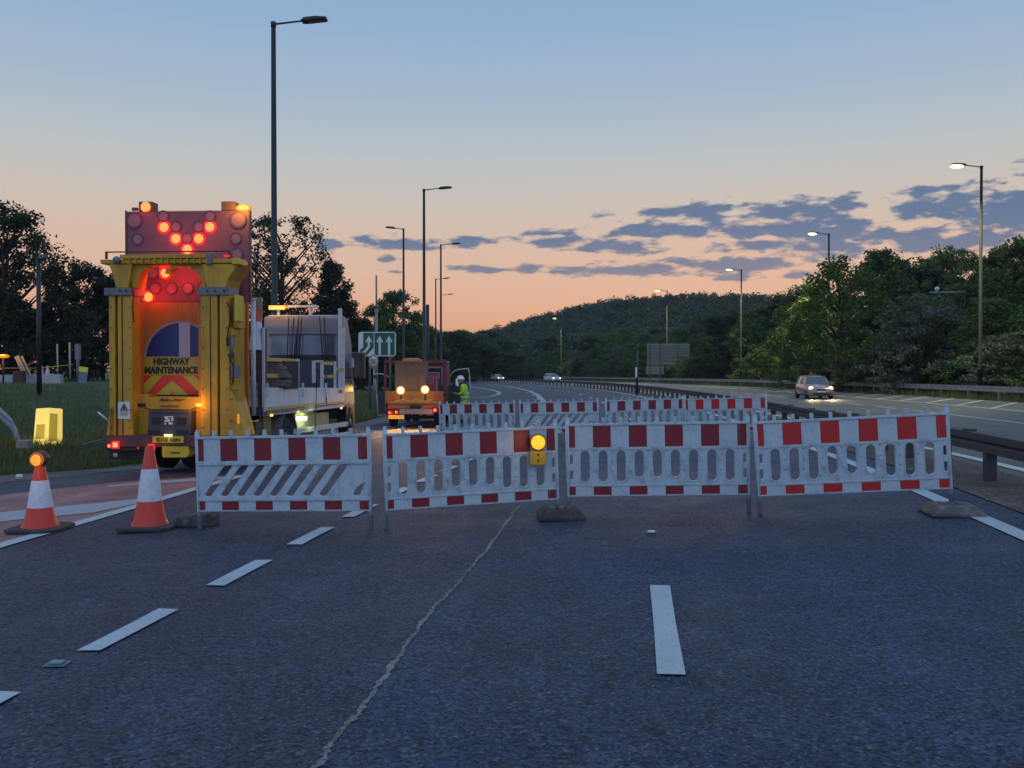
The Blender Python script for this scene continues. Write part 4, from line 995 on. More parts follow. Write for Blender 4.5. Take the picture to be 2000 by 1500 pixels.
c = fr.p(334.5,723,.555); text('lettering', 'MAINTENANCE', .172, BLACK, tp, c, bold=.05, fit=(1.06,.14))
P('chevron_plate', fr, T, [(273,393.5,733.5,771,.56,.60)], CHR_Y, .002)
b = MB()
def chev(pts): b.add([(fr.p(x,y,.553)[0], .553, fr.p(x,y,.553)[2]) for x,y in pts], [tuple(range(len(pts)))])
chev([(273,733.5),(297,733.5),(273,757)]); chev([(317,733.5),(336,733.5),(336,741),(304,771),(286,771)][:1]+[(317,733.5),(336,733.5),(336,742.5),(304,771),(286,771),(317,733.5)][1:5]); chev([(336,733.5),(355,733.5),(393.5,770),(392,771),(368,771),(336,742.5)]); chev([(379,733.5),(393.5,733.5),(393.5,749)]); chev([(331,771),(336,765.5),(341,771)])
b.build('chevron_stripe', CHR_R, T)
# scribbled script and faint lettering on the beam
b = MB(); seq = [(312,784),(317,777),(319,783),(314,781),(322,780),(323,784),(327,778),(326,783),(332,780),(333,783),(340,783),(342,778),(344,783),(347,779),(349,783),(353,780),(355,782),(361,779)]
b.tube([fr.p(x,y,.225) for x,y in seq], .006, 5); b.build('script_mark', BLACK, T)
b = MB()
for k in range(12):
    x = 315+k*2.9; pbox(b, fr, x, x+.8, 791.5, 796, .232, .238); 
    if k % 2: pbox(b, fr, x, x+1.9, 791.5, 792.4, .232, .238)
    else: pbox(b, fr, x, x+1.7, 793.4, 794.2, .232, .238)
b.build('small_lettering', BROWN, T)
P('dark_badge', fr, T, [(268,283,788,795,.21,.24)], BLACK, .01)
b = MB(); pbox(b, fr, 230.5, 253.5, 785, 818, .005, .02); o = b.build('warning_label', SWHITE, T)
b = MB(); ppoly(b, fr, [(234,802),(250,802),(242,787)], -.002, .004); b.build('black_triangle', BLACK, o)
b = MB(); ppoly(b, fr, [(236.5,800.5),(247.5,800.5),(242,790)], -.005, -.002); b.build('triangle_field', mat('label_grey_yellow',(.30,.28,.15),.5), o)
b = MB(); ppoly(b, fr, [(239.5,799),(244.5,799),(243.5,793),(240.5,793)], -.008, -.005); b.build('warning_symbol', BLACK, o)
b = MB()
for y in (804,807,810): pbox(b, fr, 234, 250, y, y+1.2, -.002, .004)
b.build('label_text', mat('label_olive',(.22,.22,.03),.5), o)
# engine box with vents, plates, bumper
b = MB(); ppoly(b, fr, [(290,802),(373,802),(373,848),(366,852),(298,852),(288,848)], .02, .5); eb = b.build('rear_locker', DGREY, T, bevel=.015)
b = MB(); ppoly(b, fr, [(292,806),(299,802.5),(362,802.5),(368,806)], -.0, .02); b.build('locker_lip', DGREY, eb)
for x0 in (296, 346):
    b = MB()
    for k in range(4): pbox(b, fr, x0, x0+17, 815.5+k*3.6, 817.8+k*3.6, .005, .02)
    b.build('vent', BLACK, eb)
P('dark_slot', fr, eb, [(289,312,840,848,.0,.02),(342,366,840,848,.0,.02)], BLACK, .002)
b = MB()
for (x0,x1,y0,y1) in ((321,338,813,815),(322,327,815,819),(334,338,816,822),(321,332,821,824),(321,324,826,829),(329,337,825,829),(326,330,817,821)): pbox(b, fr, x0, x1, y0, y1, .008, .02)
b.build('torn_sticker', SWHITE, eb)
P('bumper', fr, T, [(206,480,851,873,.0,.22)], BROWN, .015)
P('lamp_beam', fr, T, [(206,300,864,880,.05,.2)], BLACK, .005)
P('mudguard', fr, T, [(212,300,878,897,.3,.5)], BLACK, .01)
b = MB(); pbox(b, fr, 298, 358, 852.5, 865, -.03, -.01); pl = b.build('number_plate', PLATEY, T, bevel=.002)
c = fr.p(328, 859, -.034); text('plate_lettering', 'SD18 ABN', .115, BLACK, pl, c, bold=.025, fit=(.46,.08))
b = MB(); p = fr.p(328,851,-.06); b.box((p[0]-.07,-.07,p[2]-.01),(p[0]+.07,-.03,p[2]+.025)); b.build('plate_lamp', emis('plate_lamp_lit',(.9,1,.5),1.6), pl)
lamp('plate_lamp_light','POINT',(p[0],-.12,p[2]-.05),.12,(.85,1,.35),.03,T)
b = MB(); ppoly(b, fr, [(316,866),(369,866),(369,888),(364,894),(318,894),(316,890)], .0, .3); yb = b.build('yellow_under_box', YELB, T, bevel=.012); P('handle_slot', fr, yb, [(333,351,883,886,-.004,.0)], BLACK, .001)
def tail(px, py, r, core, edge, f, root, name='tail_lamp', d=-.02, w=None):
    p = f.p(px, py, d); b = MB(); ww = w or r
    b.box((p[0]-ww*1.5,d,p[2]-r*1.45),(p[0]+ww*1.5,d+.03,p[2]+r*1.45)); o = b.build(name, edge, root, bevel=.01)
    b = MB(); b.box((p[0]-ww*.85,d-.012,p[2]-r*.85),(p[0]+ww*.85,d,p[2]+r*.85)); b.build('lamp_core', core, o, bevel=.008); return p
p = tail(225, 869, .050, E_TAIL, E_TAILR, fr, T); lamp('tail_glow','POINT',(p[0],-.15,p[2]),.9,(1,.06,.03),.06,T)
tail(213, 871, .026, E_TAIL, E_TAILR, fr, T)
p = tail(295, 874, .045, E_TAIL, E_TAILR, fr, T); lamp('tail_glow','POINT',(p[0],-.15,p[2]),.7,(1,.06,.03),.06,T)
tail(270, 875, .018, E_TAILR, mat('dark_red_lens',(.1,.005,.005),.3), fr, T); P('reflector', fr, T, [(221,229,885,892,-.01,.0)], mat('reflector_pale',(.4,.22,.2),.4), .002)
p = tail(389, 791, .035, E_AMB, E_AMBR, fr, T, 'amber_lamp', .20, .062); lamp('amber_glow','POINT',(p[0],-.12,p[2]),7,(1,.42,.03),.05,T)
# signal board with lamps
b = MB(); pbox(b, fr, 245, 488, 411, 591, .98, 1.08); sb = b.build('signal_board', PINK, T, bevel=.006)
P('board_edge', fr, sb, [(245,488,410,413,.96,.98),(245,247,411,591,.96,.98),(486,488,411,591,.96,.98),(245,488,588,591,.96,.98)], BROWN, .001)
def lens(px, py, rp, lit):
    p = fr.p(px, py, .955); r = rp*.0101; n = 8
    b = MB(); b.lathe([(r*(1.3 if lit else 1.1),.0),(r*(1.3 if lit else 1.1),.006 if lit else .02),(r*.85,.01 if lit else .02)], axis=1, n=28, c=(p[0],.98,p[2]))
    o = b.build('signal_lamp', E_REDR if lit else RIM, sb)  # lit lamps: red halo painted as an emissive ring wider than the lens
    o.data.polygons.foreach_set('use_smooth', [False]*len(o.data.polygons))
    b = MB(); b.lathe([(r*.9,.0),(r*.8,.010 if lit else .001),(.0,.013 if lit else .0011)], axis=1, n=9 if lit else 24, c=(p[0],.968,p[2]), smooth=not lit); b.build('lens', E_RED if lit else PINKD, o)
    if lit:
        lamp('red_glow','POINT',(p[0],.965-.16,p[2]),1.5,(1,.03,.01),.05,T)
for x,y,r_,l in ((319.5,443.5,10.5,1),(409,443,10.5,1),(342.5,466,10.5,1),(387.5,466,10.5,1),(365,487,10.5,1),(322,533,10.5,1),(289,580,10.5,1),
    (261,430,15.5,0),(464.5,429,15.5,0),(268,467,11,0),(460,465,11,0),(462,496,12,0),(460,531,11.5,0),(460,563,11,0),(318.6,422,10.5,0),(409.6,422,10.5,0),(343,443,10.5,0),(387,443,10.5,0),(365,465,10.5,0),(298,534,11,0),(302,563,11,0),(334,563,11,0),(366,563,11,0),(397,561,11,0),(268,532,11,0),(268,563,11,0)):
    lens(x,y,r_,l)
P('lamp_box', fr, sb, [(271,297.5,393.5,417,1.0,1.25)], mat('lamp_box_red',(.10,.015,.012),.5))
p = fr.p(283.5,404,.97); b = MB(); b.lathe([(.105,0),(.09,.02),(0,.03)], axis=1, n=9, c=(p[0],.99,p[2]), smooth=False); b.build('lens', E_RED, sb); lamp('red_glow','POINT',(p[0],.80,p[2]),2.5,(1,.03,.01),.05,T)
P('small_cap', fr, sb, [(257,268,405,411,1.0,1.06)], BROWN); P('lamp_box', fr, sb, [(432,458,393,411,1.0,1.25)], mat('lamp_box_brown',(.14,.07,.04),.6))
p = fr.p(473,406,1.0); b = MB(); b.ball((p[0],1.05,p[2]),.07,sx=1.9); b.box((p[0]-.19,1.0,p[2]-.10),(p[0]+.12,1.1,p[2]-.06)); bc = b.build('amber_beacon', E_AMB, T); b = MB(); b.ball((p[0]-.02,1.1,p[2]-.01),.10,sx=1.9); b.build('beacon_cover', E_AMBR, bc)
lamp('beacon_glow','POINT',(p[0],.75,p[2]),16,(1,.45,.04),.08,T)
for x,y in ((477,514),(213,513),(443,500)): 
    p = fr.p(x,y,.4); b = MB(); b.box((p[0]-.05,.36,p[2]-.018),(p[0]+.05,.42,p[2]+.018)); b.build('small_red_lamp', E_TAILR, T, bevel=.004)
# small red lamp, and added red lights behind the arch to redden the flanks
p = fr.p(322,521,.10); b = MB(); b.box((p[0]-.09,.06,p[2]-.04),(p[0]+.09,.12,p[2]+.02)); b.build('small_red_lamp', E_REDR, T, bevel=.01)
for x,y,e in ((300,572,6),(345,545,6),(375,530,3.5)): p = fr.p(x,y,.68); lamp('red_glow','POINT',(p[0],.68,p[2]),e,(1,.04,.015),.1,T)

# deck, dropsides and rails
a1 = 1.2
b = MB(); z0 = side(fr,519,800,a1)[2]; b.box((-1.2,1.35,z0-.12),(a1-.02,7.95,z0+.05)); b.build('deck', DGREY, T)
b = MB(); b.box((-.45,.8,.55),(.45,8.4,.85)); b.build('chassis', BLACK, T)
def sidepoly(b, pts, a0, a1_, m=None):
    L_ = [side(fr,x,y,a0) for x,y in pts]; n = len(L_); b.add([(a0,p[1],p[2]) for p in L_]+[(a1_,p[1],p[2]) for p in L_], [tuple(range(n)), tuple(range(2*n-1,n-1,-1))]+[(i,(i+1)%n,(i+1)%n+n,i+n) for i in range(n)], m)
b = MB(); sidepoly(b, [(518.5,757),(583,757),(583,796),(518.5,803)], a1, a1-.04); sidepoly(b, [(584.5,757),(636,757.5),(636,791),(584.5,796)], a1, a1-.04); sidepoly(b, [(637.5,757.5),(673,758),(673,787),(637.5,791)], a1, a1-.04); ds = b.build('dropside', WHITE, T, bevel=.005)
b = MB(); sidepoly(b, [(518.5,795.5),(636,786),(636,790.5),(518.5,802)], a1+.006, a1); sidepoly(b, [(637.5,786),(673,783),(673,786.5),(637.5,790.5)], a1+.006, a1); b.build('reflective_strip', mat('strip_yellow',(.42,.34,.12),.4), ds)
b = MB(); sidepoly(b, [(515,803),(673,788.5),(673,795),(515,813)], a1-.02, a1-.10); b.build('side_rave', WHITED, T, bevel=.004)
b = MB(); sidepoly(b, [(662,762),(669,762),(669,768),(662,768)], a1+.01, a1); b.build('badge', BLACK, ds)
b = MB()
for x in (522.5, 592, 637): sidepoly(b, [(x,748),(x+2,748),(x+2,775),(x,775)], a1+.03, a1)
b.build('dropside_post', WHITED, T)
for (x0,y0,x1,y1,h) in ((516,698,580,701,6),(517,730,580,731,6),(632,706,654,707,5),(633,732,655,732,5),(660,718,672,718,5)):
    b = MB(); sidepoly(b, [(x0,y0),(x1,y1),(x1,y1+h+1.5),(x0,y0+h+1.5)], a1-.02, a1-.08); b.build('yellow_rail', mat('rail_timber_yellow',(.55,.38,.12),.6,dirt=.2), T, bevel=.004)
for (x0,x1,y0,y1) in ((580,585,701,766),(613,616.5,704,748),(629,632.5,705,760),(613,632,704,707.5),(655,657,706,760),(664,668.5,602,762),(672,674,640,760)):
    b = MB(); sidepoly(b, [(x0,y0),(x1,y0),(x1,y1),(x0,y1)], a1-.03, a1-.08); b.build('rail_post', WHITED, T, bevel=.004)
b = MB(); p0 = side(fr,618,728,a1); b.tube([side(fr,x,y,a1) for x,y in ((620,722),(624,727),(625,740),(618,750),(617,790),(616,840))], .012); b.tube([side(fr,x,y,a1) for x,y in ((634,726),(638,735),(636,752),(638,790))], .012); b.build('hanging_strap', STRAP, T)
# posts and panels at the rear of the deck
b = MB(); p0, p1 = fr.p(490,812,1.3), fr.p(500,586,1.3); b.cyl(((p0[0]+p1[0])/2,1.3,p0[2]),((p0[0]+p1[0])/2,1.3,p1[2]),.05,n=12); b.cyl(((p0[0]+p1[0])/2,1.3,p1[2]),((p0[0]+p1[0])/2,1.3,p1[2]+.03),.065,n=12); b.build('white_post', WHITE, T)
P('cream_board', fr, T, [(491,511,580,628,1.55,1.6)], mat('cream_board',(.42,.25,.16),.6,dirt=.3)); 
b = MB(); c = fr.p(502,650,1.5); b.lathe([(.16,-.35),(.12,.0),(.09,.22)], n=14, c=(c[0],1.5,c[2]), mat=CONE_W); b.lathe([(.09,.22),(.035,.46),(0,.47)], n=14, c=(c[0],1.5,c[2]), mat=CONE_R); b.build('stacked_cone', None, T)
P('rear_frame', fr, T, [(503,516,640,812,1.45,1.62)], BROWN, .004); b = MB(); pbox(b, fr, 512, 516, 640, 805, 1.40, 1.45); b.build('frame_edge', WHITED, T)
P('load_locker', fr, T, [(516,556,705,760,2.6,3.6)], mat('load_dark',(.03,.022,.024),.8,dirt=.5)); 
b = MB()
for k in range(9):
    c = fr.p(524+random.random()*24, 712+k*5.5, 2.4); b.box((c[0]-.25,2.35,c[2]-.045),(c[0]+.22,2.6,c[2]+.03))
b.build('stacked_boards', mat('load_boards',(.17,.13,.13),.8,dirt=.6), T, bevel=.01)
# cab
zc0, zc1 = .55, fr.p(600,617,8.0)[2]
b = MB(); sp = [(8.0,zc0+.35),(8.0,zc1-.06),(8.08,zc1),(8.5,zc1-.05),(9.0,zc1-.75),(9.3,zc0+1.0),(9.35,zc0),(8.9,zc0),(8.7,zc0+.45)]
b.add([(-1.12,y,z) for y,z in sp]+[(1.12,y,z) for y,z in sp], [tuple(range(9)), tuple(range(17,8,-1))]+[(i,(i+1)%9,(i+1)%9+9,i+9) for i in range(9)]); cab = b.build('cab', mat('cab_pale_grey',(.22,.21,.25),.4,dirt=.3,dirtcol=(.16,.15,.16,1)), T, bevel=.03)
P('cab_rear_window', fr, cab, [(530,652,652,694,7.96,8.0)], GLASSB, .01); P('window_rubber', fr, cab, [(526,655,694,703,7.95,8.0),(526,655,652,654.5,7.95,8.0)], BLACK, .003)
P('cab_back_panel', fr, cab, [(526,655,703,760,7.9,7.99)], mat('cab_back_dark',(.03,.035,.06),.5,dirt=.3), .01)
b = MB()
for x, dx_ in ((562,2),(571,3),(580,4),(586,4),(578,6),(628,-4),(636,-3)):
    p = fr.p(x+dx_,618,7.85); q_ = fr.p(x-dx_*.6,702,7.85); b.cyl((p[0],7.85,p[2]),(q_[0],7.85,q_[2]),.014,n=6)
b.build('strap', STRAP, T)
P('header_bar', fr, T, [(524,668,615,618.5,7.7,7.76)], WHITED, .004)
b = MB(); b.add([(1.125,8.1,1.35),(1.125,9.15,1.35),(1.125,8.85,2.1),(1.125,8.1,2.35)],[(0,1,2,3)]); b.build('side_window', GLASS, cab)
P('light_bar', fr, T, [(525,561,596.5,602,7.9,8.1)], E_AMBR, .01); 
b = MB()
for x in (534,549): p = fr.p(x,600.5,7.86); b.box((p[0]-.13,7.84,p[2]-.06),(p[0]+.10,7.9,p[2]+.05))
b.build('lit_module', E_AMB, T, bevel=.01)
p = fr.p(542,600,7.7); lamp('light_bar_glow','POINT',(p[0],7.4,p[2]+.25),26,(1,.45,.05),.08,T)
P('white_roof_bar', fr, T, [(562,620,596,600.5,7.9,8.05),(603,608,600,616,7.92,8.0),(541,546,602,618,7.95,8.0)], WHITED, .01)
mr_ = MB(); p0, p1 = fr.p(686,740,9.2), fr.p(713,688,9.2); mr_.box((p0[0],9.1,p0[2]),(p1[0],9.32,p1[2])); mo = mr_.build('wing_mirror', mat('mirror_shell',(.10,.06,.05),.5), T, bevel=.04); b = MB(); b.add([(p0[0]+.05,9.095,p0[2]+.06),(p1[0]-.04,9.095,p0[2]+.06),(p1[0]-.04,9.095,p1[2]-.06),(p0[0]+.05,9.095,p1[2]-.06)],[(0,1,2,3)]); b.build('mirror_glass', mat('mirror_face',(.16,.11,.10),.15,metal=.6), mo)
b = MB(); b.tube([(1.1,9.15,p1[2]-.05),(p0[0]+.1,9.2,p1[2]-.02)], .02); b.tube([(1.1,9.15,p0[2]+.1),(p0[0]+.1,9.2,p0[2]+.1)], .02); b.build('mirror_arm', BLACK, mo)
P('grab_label', fr, T, [(683,691,700,718,9.0,9.05)], WHITE, .002)
def wheel(y, a, R, root, w=.28, m2=None):
    s = 1 if a > 0 else -1
    b = MB(); b.lathe([(R*.55,-w/2),(R*.92,-w/2),(R,-w*.36),(R,w*.36),(R*.92,w/2),(R*.55,w/2)], axis=0, n=28, c=(a,0,0)); b.v = [(v[0], v[1]+y, v[2]+R) for v in b.v]; o = b.build('wheel', TYRE, root)
    b = MB(); b.lathe([(0,-.05*s),(R*.2,0),(R*.3,-.1*s),(R*.5,-.12*s),(R*.56,.0),(R*.6,-.02*s)], axis=0, n=24, c=(a+s*w/2,0,0)); b.v = [(v[0], v[1]+y, v[2]+R) for v in b.v]; b.build('rim', m2 or MGREY, o)
    return o
yb_ = side(fr,553,845,1.05)[1]
for a, y in ((1.0,yb_),(-1.0,yb_),(1.02,8.75),(-1.02,8.75)): wheel(y, a, .46, T)
wheel(1.0, .05, .46, T, .5); wheel(1.0, -.62, .46, T, .25)
b = MB(); n = 14
for i in range(n):
    a0, a1_ = math.pi*(.04+.92*i/n), math.pi*(.04+.92*(i+1)/n); b.add([(x, yb_+.58*math.cos(a), .46+.58*math.sin(a)) for x, a in ((.82,a0),(1.19,a0),(1.19,a1_),(.82,a1_))], [(0,1,2,3)])
b.build('wheel_arch', mat('arch_plastic',(.16,.14,.14),.5,dirt=.4), T)
b = MB(); sidepoly(b, [(576,806),(614,803),(614,842),(576,848)], .95, .4); b.build('chassis_box', mat('box_green_grey',(.34,.37,.24),.5,dirt=.4), T, bevel=.01)
b = MB(); sidepoly(b, [(617,806),(642,805),(642,840),(617,843)], .95, .4); b.build('chassis_box', mat('box_green_grey',(.34,.37,.24)), T, bevel=.01)
b = MB(); sidepoly(b, [(582,814),(600,813),(600,821),(582,822)], 1.0, .95); b.build('work_lamp', E_WORK, T, bevel=.01); p = side(fr,592,818,1.0); lamp('work_lamp_light','POINT',(1.22,p[1],p[2]),9,(.8,1,.4),.06,T)
b = MB(); sidepoly(b, [(514,806),(530,805),(530,850),(516,850)], 1.0, .9); b.build('mudflap', mat('mudflap_ochre',(.30,.24,.08),.6,dirt=.4), T)
for pts in ([(575,838),(681,823),(681,832),(575,848)], [(612,853),(681,843),(681,850),(625,858)]):
    b = MB(); sidepoly(b, pts, 1.16, 1.13); b.build('side_guard', WHITED, T, bevel=.004)
b = MB(); sidepoly(b, [(677,793),(680,793),(680,850),(677,850)], 1.15, 1.10); sidepoly(b, [(675,790),(692,790),(694,860),(688,860),(684,815),(676,800)], 1.13, .9, None); b.build('front_wing', BLACK, T)
for x,y in ((531,811),(583,804.5),(667,797)):
    p = side(fr,x,y,a1); b = MB(); b.box((p[0]-.03,p[1]-.04,p[2]-.025),(p[0]+.015,p[1]+.04,p[2]+.025)); b.build('side_marker_lamp', E_AMB, T, bevel=.004)
b = MB(); p = fr.p(499,858,1.2); b.ball((p[0],1.2,p[2]),.02); b.build('small_white_lamp', E_WORK, T)
P('rear_step', fr, T, [(480,500,826,846,1.2,1.5)], DGREY)
b = MB(); p = fr.p(465,815,-.02); b.box((p[0]-.015,-.03,p[2]-.12),(p[0]+.02,0,p[2]+.06)); b.build('orange_side_lamp', E_AMBD, T, bevel=.004)

# ================================================================== second works truck (small tipper with open doors)
f2 = Frame(-3.55, 31.0, .02); V = f2.root('tipper_truck')
tag(V, 'small crimson and ochre works truck with open cab doors and two round amber lamps lit', 'truck')
P('tailgate', f2, V, [(752,866,764,787,0,.06)], TGATE, .01)
P('tailgate_capping', f2, V, [(757,863,784,788,-.03,.05)], mat('capping_ochre',(.38,.21,.03),.5)); P('rear_beam', f2, V, [(757,858,788,798,.05,.25)], mat('beam_brown',(.36,.17,.06),.6,dirt=.4))
b = MB(); ppoly(b, f2, [(759,784),(768,773),(771,773),(769,782),(766,785)], -.012, -.004); ppoly(b, f2, [(847,770),(855,771),(862,778),(856,780),(850,777)], -.012, -.004); b.build('chevron_patch', CHR_R, V)
b = MB(); ppoly(b, f2, [(770,783),(788,779),(800,783),(812,779),(826,783),(845,779),(845,782),(826,785),(812,782),(800,785),(788,782),(770,785)], -.012,-.004); b.build('faded_stripe', mat('faded_stripe',(.5,.30,.12),.5), V)
P('bumper', f2, V, [(780,844,799,809,-.05,.1)], STEELW, .01); P('tow_bracket', f2, V, [(800,822,792,797,-.02,.1)], BLACK)
for x0,x1,y0,y1 in ((756,780,799,811),(843,855,796,807)): P('lamp_cluster', f2, V, [(x0,x1,y0,y1,-.03,.05)], mat('dark_red_lens',(.14,.005,.005),.3), .006)
for x,y,r_ in ((761,806,.05),(774,805,.055),(849.5,801,.06)): p = tail(x,y,r_*.7,E_TAIL,E_TAILR,f2,V,'tail_lamp',-.05); 
lamp('tail_glow','POINT',(.68,-.35,.55),3,(1,.06,.03),.06,V); lamp('tail_glow','POINT',(-.8,-.35,.5),3,(1,.1,.03),.06,V)
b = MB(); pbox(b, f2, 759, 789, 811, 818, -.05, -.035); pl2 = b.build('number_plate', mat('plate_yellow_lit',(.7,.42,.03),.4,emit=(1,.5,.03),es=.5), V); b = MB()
for k in range(7):
    if k == 4: continue
    pbox(b, f2, 762+k*3.7, 762+k*3.7+.7, 812.5, 816.5, -.053, -.05); pbox(b, f2, 762+k*3.7, 764+k*3.7, 812.5 if k%2 else 814, 813.3 if k%2 else 814.8, -.053, -.05)
b.build('plate_lettering', BLACK, pl2)
b = MB(); pbox(b, f2, 771, 832, 709, 764, .25, .95); bd = b.build('equipment_box', RUSTB, V, bevel=.02)
P('box_lid', f2, bd, [(771,832,706.5,709.5,.23,.97)], mat('lid_brown',(.20,.10,.06),.7)); P('box_rib', f2, bd, [(793,794.5,710,763,.235,.25),(815,816.5,710,763,.235,.25),(771,832,732,733.2,.238,.25)], mat('lid_brown',(.20,.10,.06)), .002)
b = MB(); p = f2.p(804,704,.4); b.lathe([(.30,-.08),(.36,-.05),(.34,.04),(.22,.08),(0,.09)], n=20, c=(p[0],.5,p[2])); b.build('beacon', mat('beacon_unlit_amber',(.45,.14,.04),.3), bd)
for x, y in ((782.5,762.5),(830,761)):
    p = f2.p(x,y,-.08); b = MB(); b.lathe([(.155,0),(.155,.05),(.12,.06)], axis=1, n=26, c=(p[0],-.04,p[2])); o = b.build('amber_lamp', E_AMBR, V); b = MB(); b.lathe([(.125,0),(.09,.03),(0,.04)], axis=1, n=26, c=(p[0],-.09,p[2])); b.build('lens', emis('amber_hot',(1,.75,.2),4.5), o); lamp('amber_glow','POINT',(p[0],-.3,p[2]),4,(1,.46,.10),.14,V)
    lamp('amber_beam','SPOT',(p[0],-.2,p[2]),420,(1,.50,.16),.14,V,96,(math.radians(-46),0,0))
    b = MB(); b.box((p[0]-.03,-.0,p[2]-.4),(p[0]+.03,.03,p[2]+.05)); b.build('lamp_bracket', BLACK, V)
b = MB(); z0 = .62; b.box((-1.0,.06,z0),(1.0,3.1,z0+.08)); b.build('tipper_floor', DGREY, V)
for s in (-1, 1): b = MB(); b.box((s*1.0,.06,z0+.05),(s*.96,3.1,z0+.45)); b.build('dropside', CRIM, V, bevel=.004)
P('headboard', f2, V, [(750,754,711,770,3.0,3.08),(866,872,704,770,3.0,3.08),(750,872,704,709,3.0,3.08)], CRIM, .005)
P('red_panel', f2, V, [(833,857,727,764,3.0,3.05)], mat('pink_red_panel',(.34,.05,.08),.5,dirt=.2)); P('panel_line', f2, V, [(834,853,736,737.2,2.97,3.0),(852,853.5,736,764,2.97,3.0),(834,858,727,728.5,2.97,3.0),(857,858.5,727,740,2.97,3.0)], mat('pale_pink',(.45,.25,.24),.5), .001)
p = f2.p(843,745,2.97); text('lettering','SS',.26,mat('pale_pink',(.45,.25,.24)),V,p,1.0,.0,rot=(0,math.radians(-90),0))
b = MB(); zt = f2.p(840,704,3.2)[2]; sp = [(3.15,.5),(3.15,zt-.05),(3.3,zt),(4.4,zt-.02),(4.9,1.35),(5.6,1.15),(5.7,.45)]
b.add([(-.92,y,z) for y,z in sp]+[(.92,y,z) for y,z in sp], [tuple(range(7)), tuple(range(13,6,-1))]+[(i,(i+1)%7,(i+1)%7+7,i+7) for i in range(7)]); cb = b.build('cab', mat('cab_crimson_brown',(.14,.035,.035),.5,dirt=.2), V, bevel=.04)
P('cab_rear_window', f2, cb, [(836,862,719,735,3.11,3.15)], GLASS, .01); P('window_frame', f2, cb, [(833,865,716.5,719,3.10,3.15),(862,865,717,752,3.10,3.15)], mat('frame_pale',(.30,.22,.20),.5), .003)
for x in (753, 865): p = f2.p(x,706,3.2); b = MB(); b.cyl((p[0],3.25,p[2]-.1),(p[0],3.25,p[2]+.1),.05); b.build('roof_lamp', BLACK, cb)
for a in (-.82,.82):
    wheel(.95, a, .35, V, .24); wheel(4.7, a, .35, V, .2)
b = MB(); b.cyl((-.8,.95,.35),(.8,.95,.35),.06); b.ball((0,.95,.35),.16); b.cyl((.2,.4,.32),(.2,2.5,.4),.04); b.cyl((-.3,1.2,.45),(-.3,3,.45),.05); b.build('axle', DGREY, V)
# open doors
def door(pts, win, f, root, d, label=None):
    b = MB(); L_ = [f.p(x,y,d) for x,y in pts]
    o = MB(); o.prism([(p[0],p[2]) for p in [f.p(x,y,d) for x,y in pts]], 1, d, d+.07); dr = o.build('door', mat('door_card_dark',(.05,.045,.05),.6,dirt=.3), root, bevel=.01)
    w = MB(); w.tube([f.p(x,y,d-.0) for x,y in win], .028, 8); w.build('door_frame', mat('door_frame_pale',(.42,.38,.36),.4), dr); return dr
dl = door([(736,765),(760,762),(760,808),(741,811)], [(760,737),(750,731),(740,730),(733,731),(733,742),(736,770),(739,811),(760,811)], f2, V, 4.1)
dr_ = door([(874,752),(899,750),(917,752),(918,800),(876,802)], [(874,742),(880,732),(888,724),(898,721.5),(915,720),(917,735),(919,800)], f2, V, 4.4)
b = MB(); p = f2.p(735,735,4.0); b.box((p[0]-.12,3.9,p[2]-.08),(p[0]+.02,3.98,p[2]+.06)); b.build('mirror', DGREY, V, bevel=.01)
b = MB(); b.tube([f2.p(888,736,4.3), f2.p(888,755,4.3)], .03); b.build('door_pillar', BLACK, dr_)
b = MB(); b.add([f2.p(x,y,4.36) for x,y in ((890,753),(897,755),(893,738),(890,742))], [(0,1,2,3)]); b.build('mirror_glint', mat('mirror_face2',(.7,.72,.75),.1,metal=1), dr_)

# ================================================================== person by the open door
q = at(907, 780, 33.6); gx, gy = q.x, q.y; gz = ground(gx, gy)
PR = empty('person', (gx, gy, gz), 0, 'person in lime hi-vis clothes and white hard hat, head bent over a tablet', 'person')
def skin_obj(name, verts, edges, radii, m, parent, sub=2, root=0):
    me = bpy.data.meshes.new(name); me.from_pydata(verts, edges, []); o = bpy.data.objects.new(name, me); COL.objects.link(o)
    md = o.modifiers.new('skin', 'SKIN'); sv = me.skin_vertices[0].data
    for i, r_ in enumerate(radii): sv[i].radius = (r_, r_) if isinstance(r_, (int, float)) else r_
    sv[root].use_root = True; md.use_smooth_shade = True
    s = o.modifiers.new('sub', 'SUBSURF'); s.levels = sub; s.render_levels = sub
    me.materials.append(m); o.parent = parent
    dg = bpy.context.evaluated_depsgraph_get(); me2 = bpy.data.meshes.new_from_object(o.evaluated_get(dg)); o.modifiers.clear(); o.data = me2
    return o
# faces -X. pelvis, spine, neck, head, arms forward holding tablet
bv = [(0.02,0,.95),(0.02,0,1.10),(-.01,0,1.28),(-.05,0,1.43),(-.09,0,1.51),(-.14,0,1.60),(-.15,0,1.68),
      (-.03,-.19,1.42),(-.02,-.25,1.18),(-.22,-.16,1.10),(-.30,-.12,1.13),
      (-.03,.19,1.42),(-.02,.25,1.18),(-.22,.16,1.10),(-.30,.12,1.13),
      (0.03,-.10,.88),(-.02,-.11,.50),(.04,-.11,.10),(-.10,-.12,.04),
      (0.03,.10,.88),(.04,.12,.50),(.10,.13,.10),(-.04,.14,.04)]
be = [(0,1),(1,2),(2,3),(3,4),(4,5),(5,6),(3,7),(7,8),(8,9),(9,10),(3,11),(11,12),(12,13),(13,14),(0,15),(15,16),(16,17),(17,18),(0,19),(19,20),(20,21),(21,22)]
brd = [.14,.14,.15,.12,.055,.085,.088,.065,.048,.038,.03,.065,.048,.038,.03,.10,.07,.05,.045,.10,.07,.05,.045]
body = skin_obj('body', bv, be, brd, SKIN, PR)
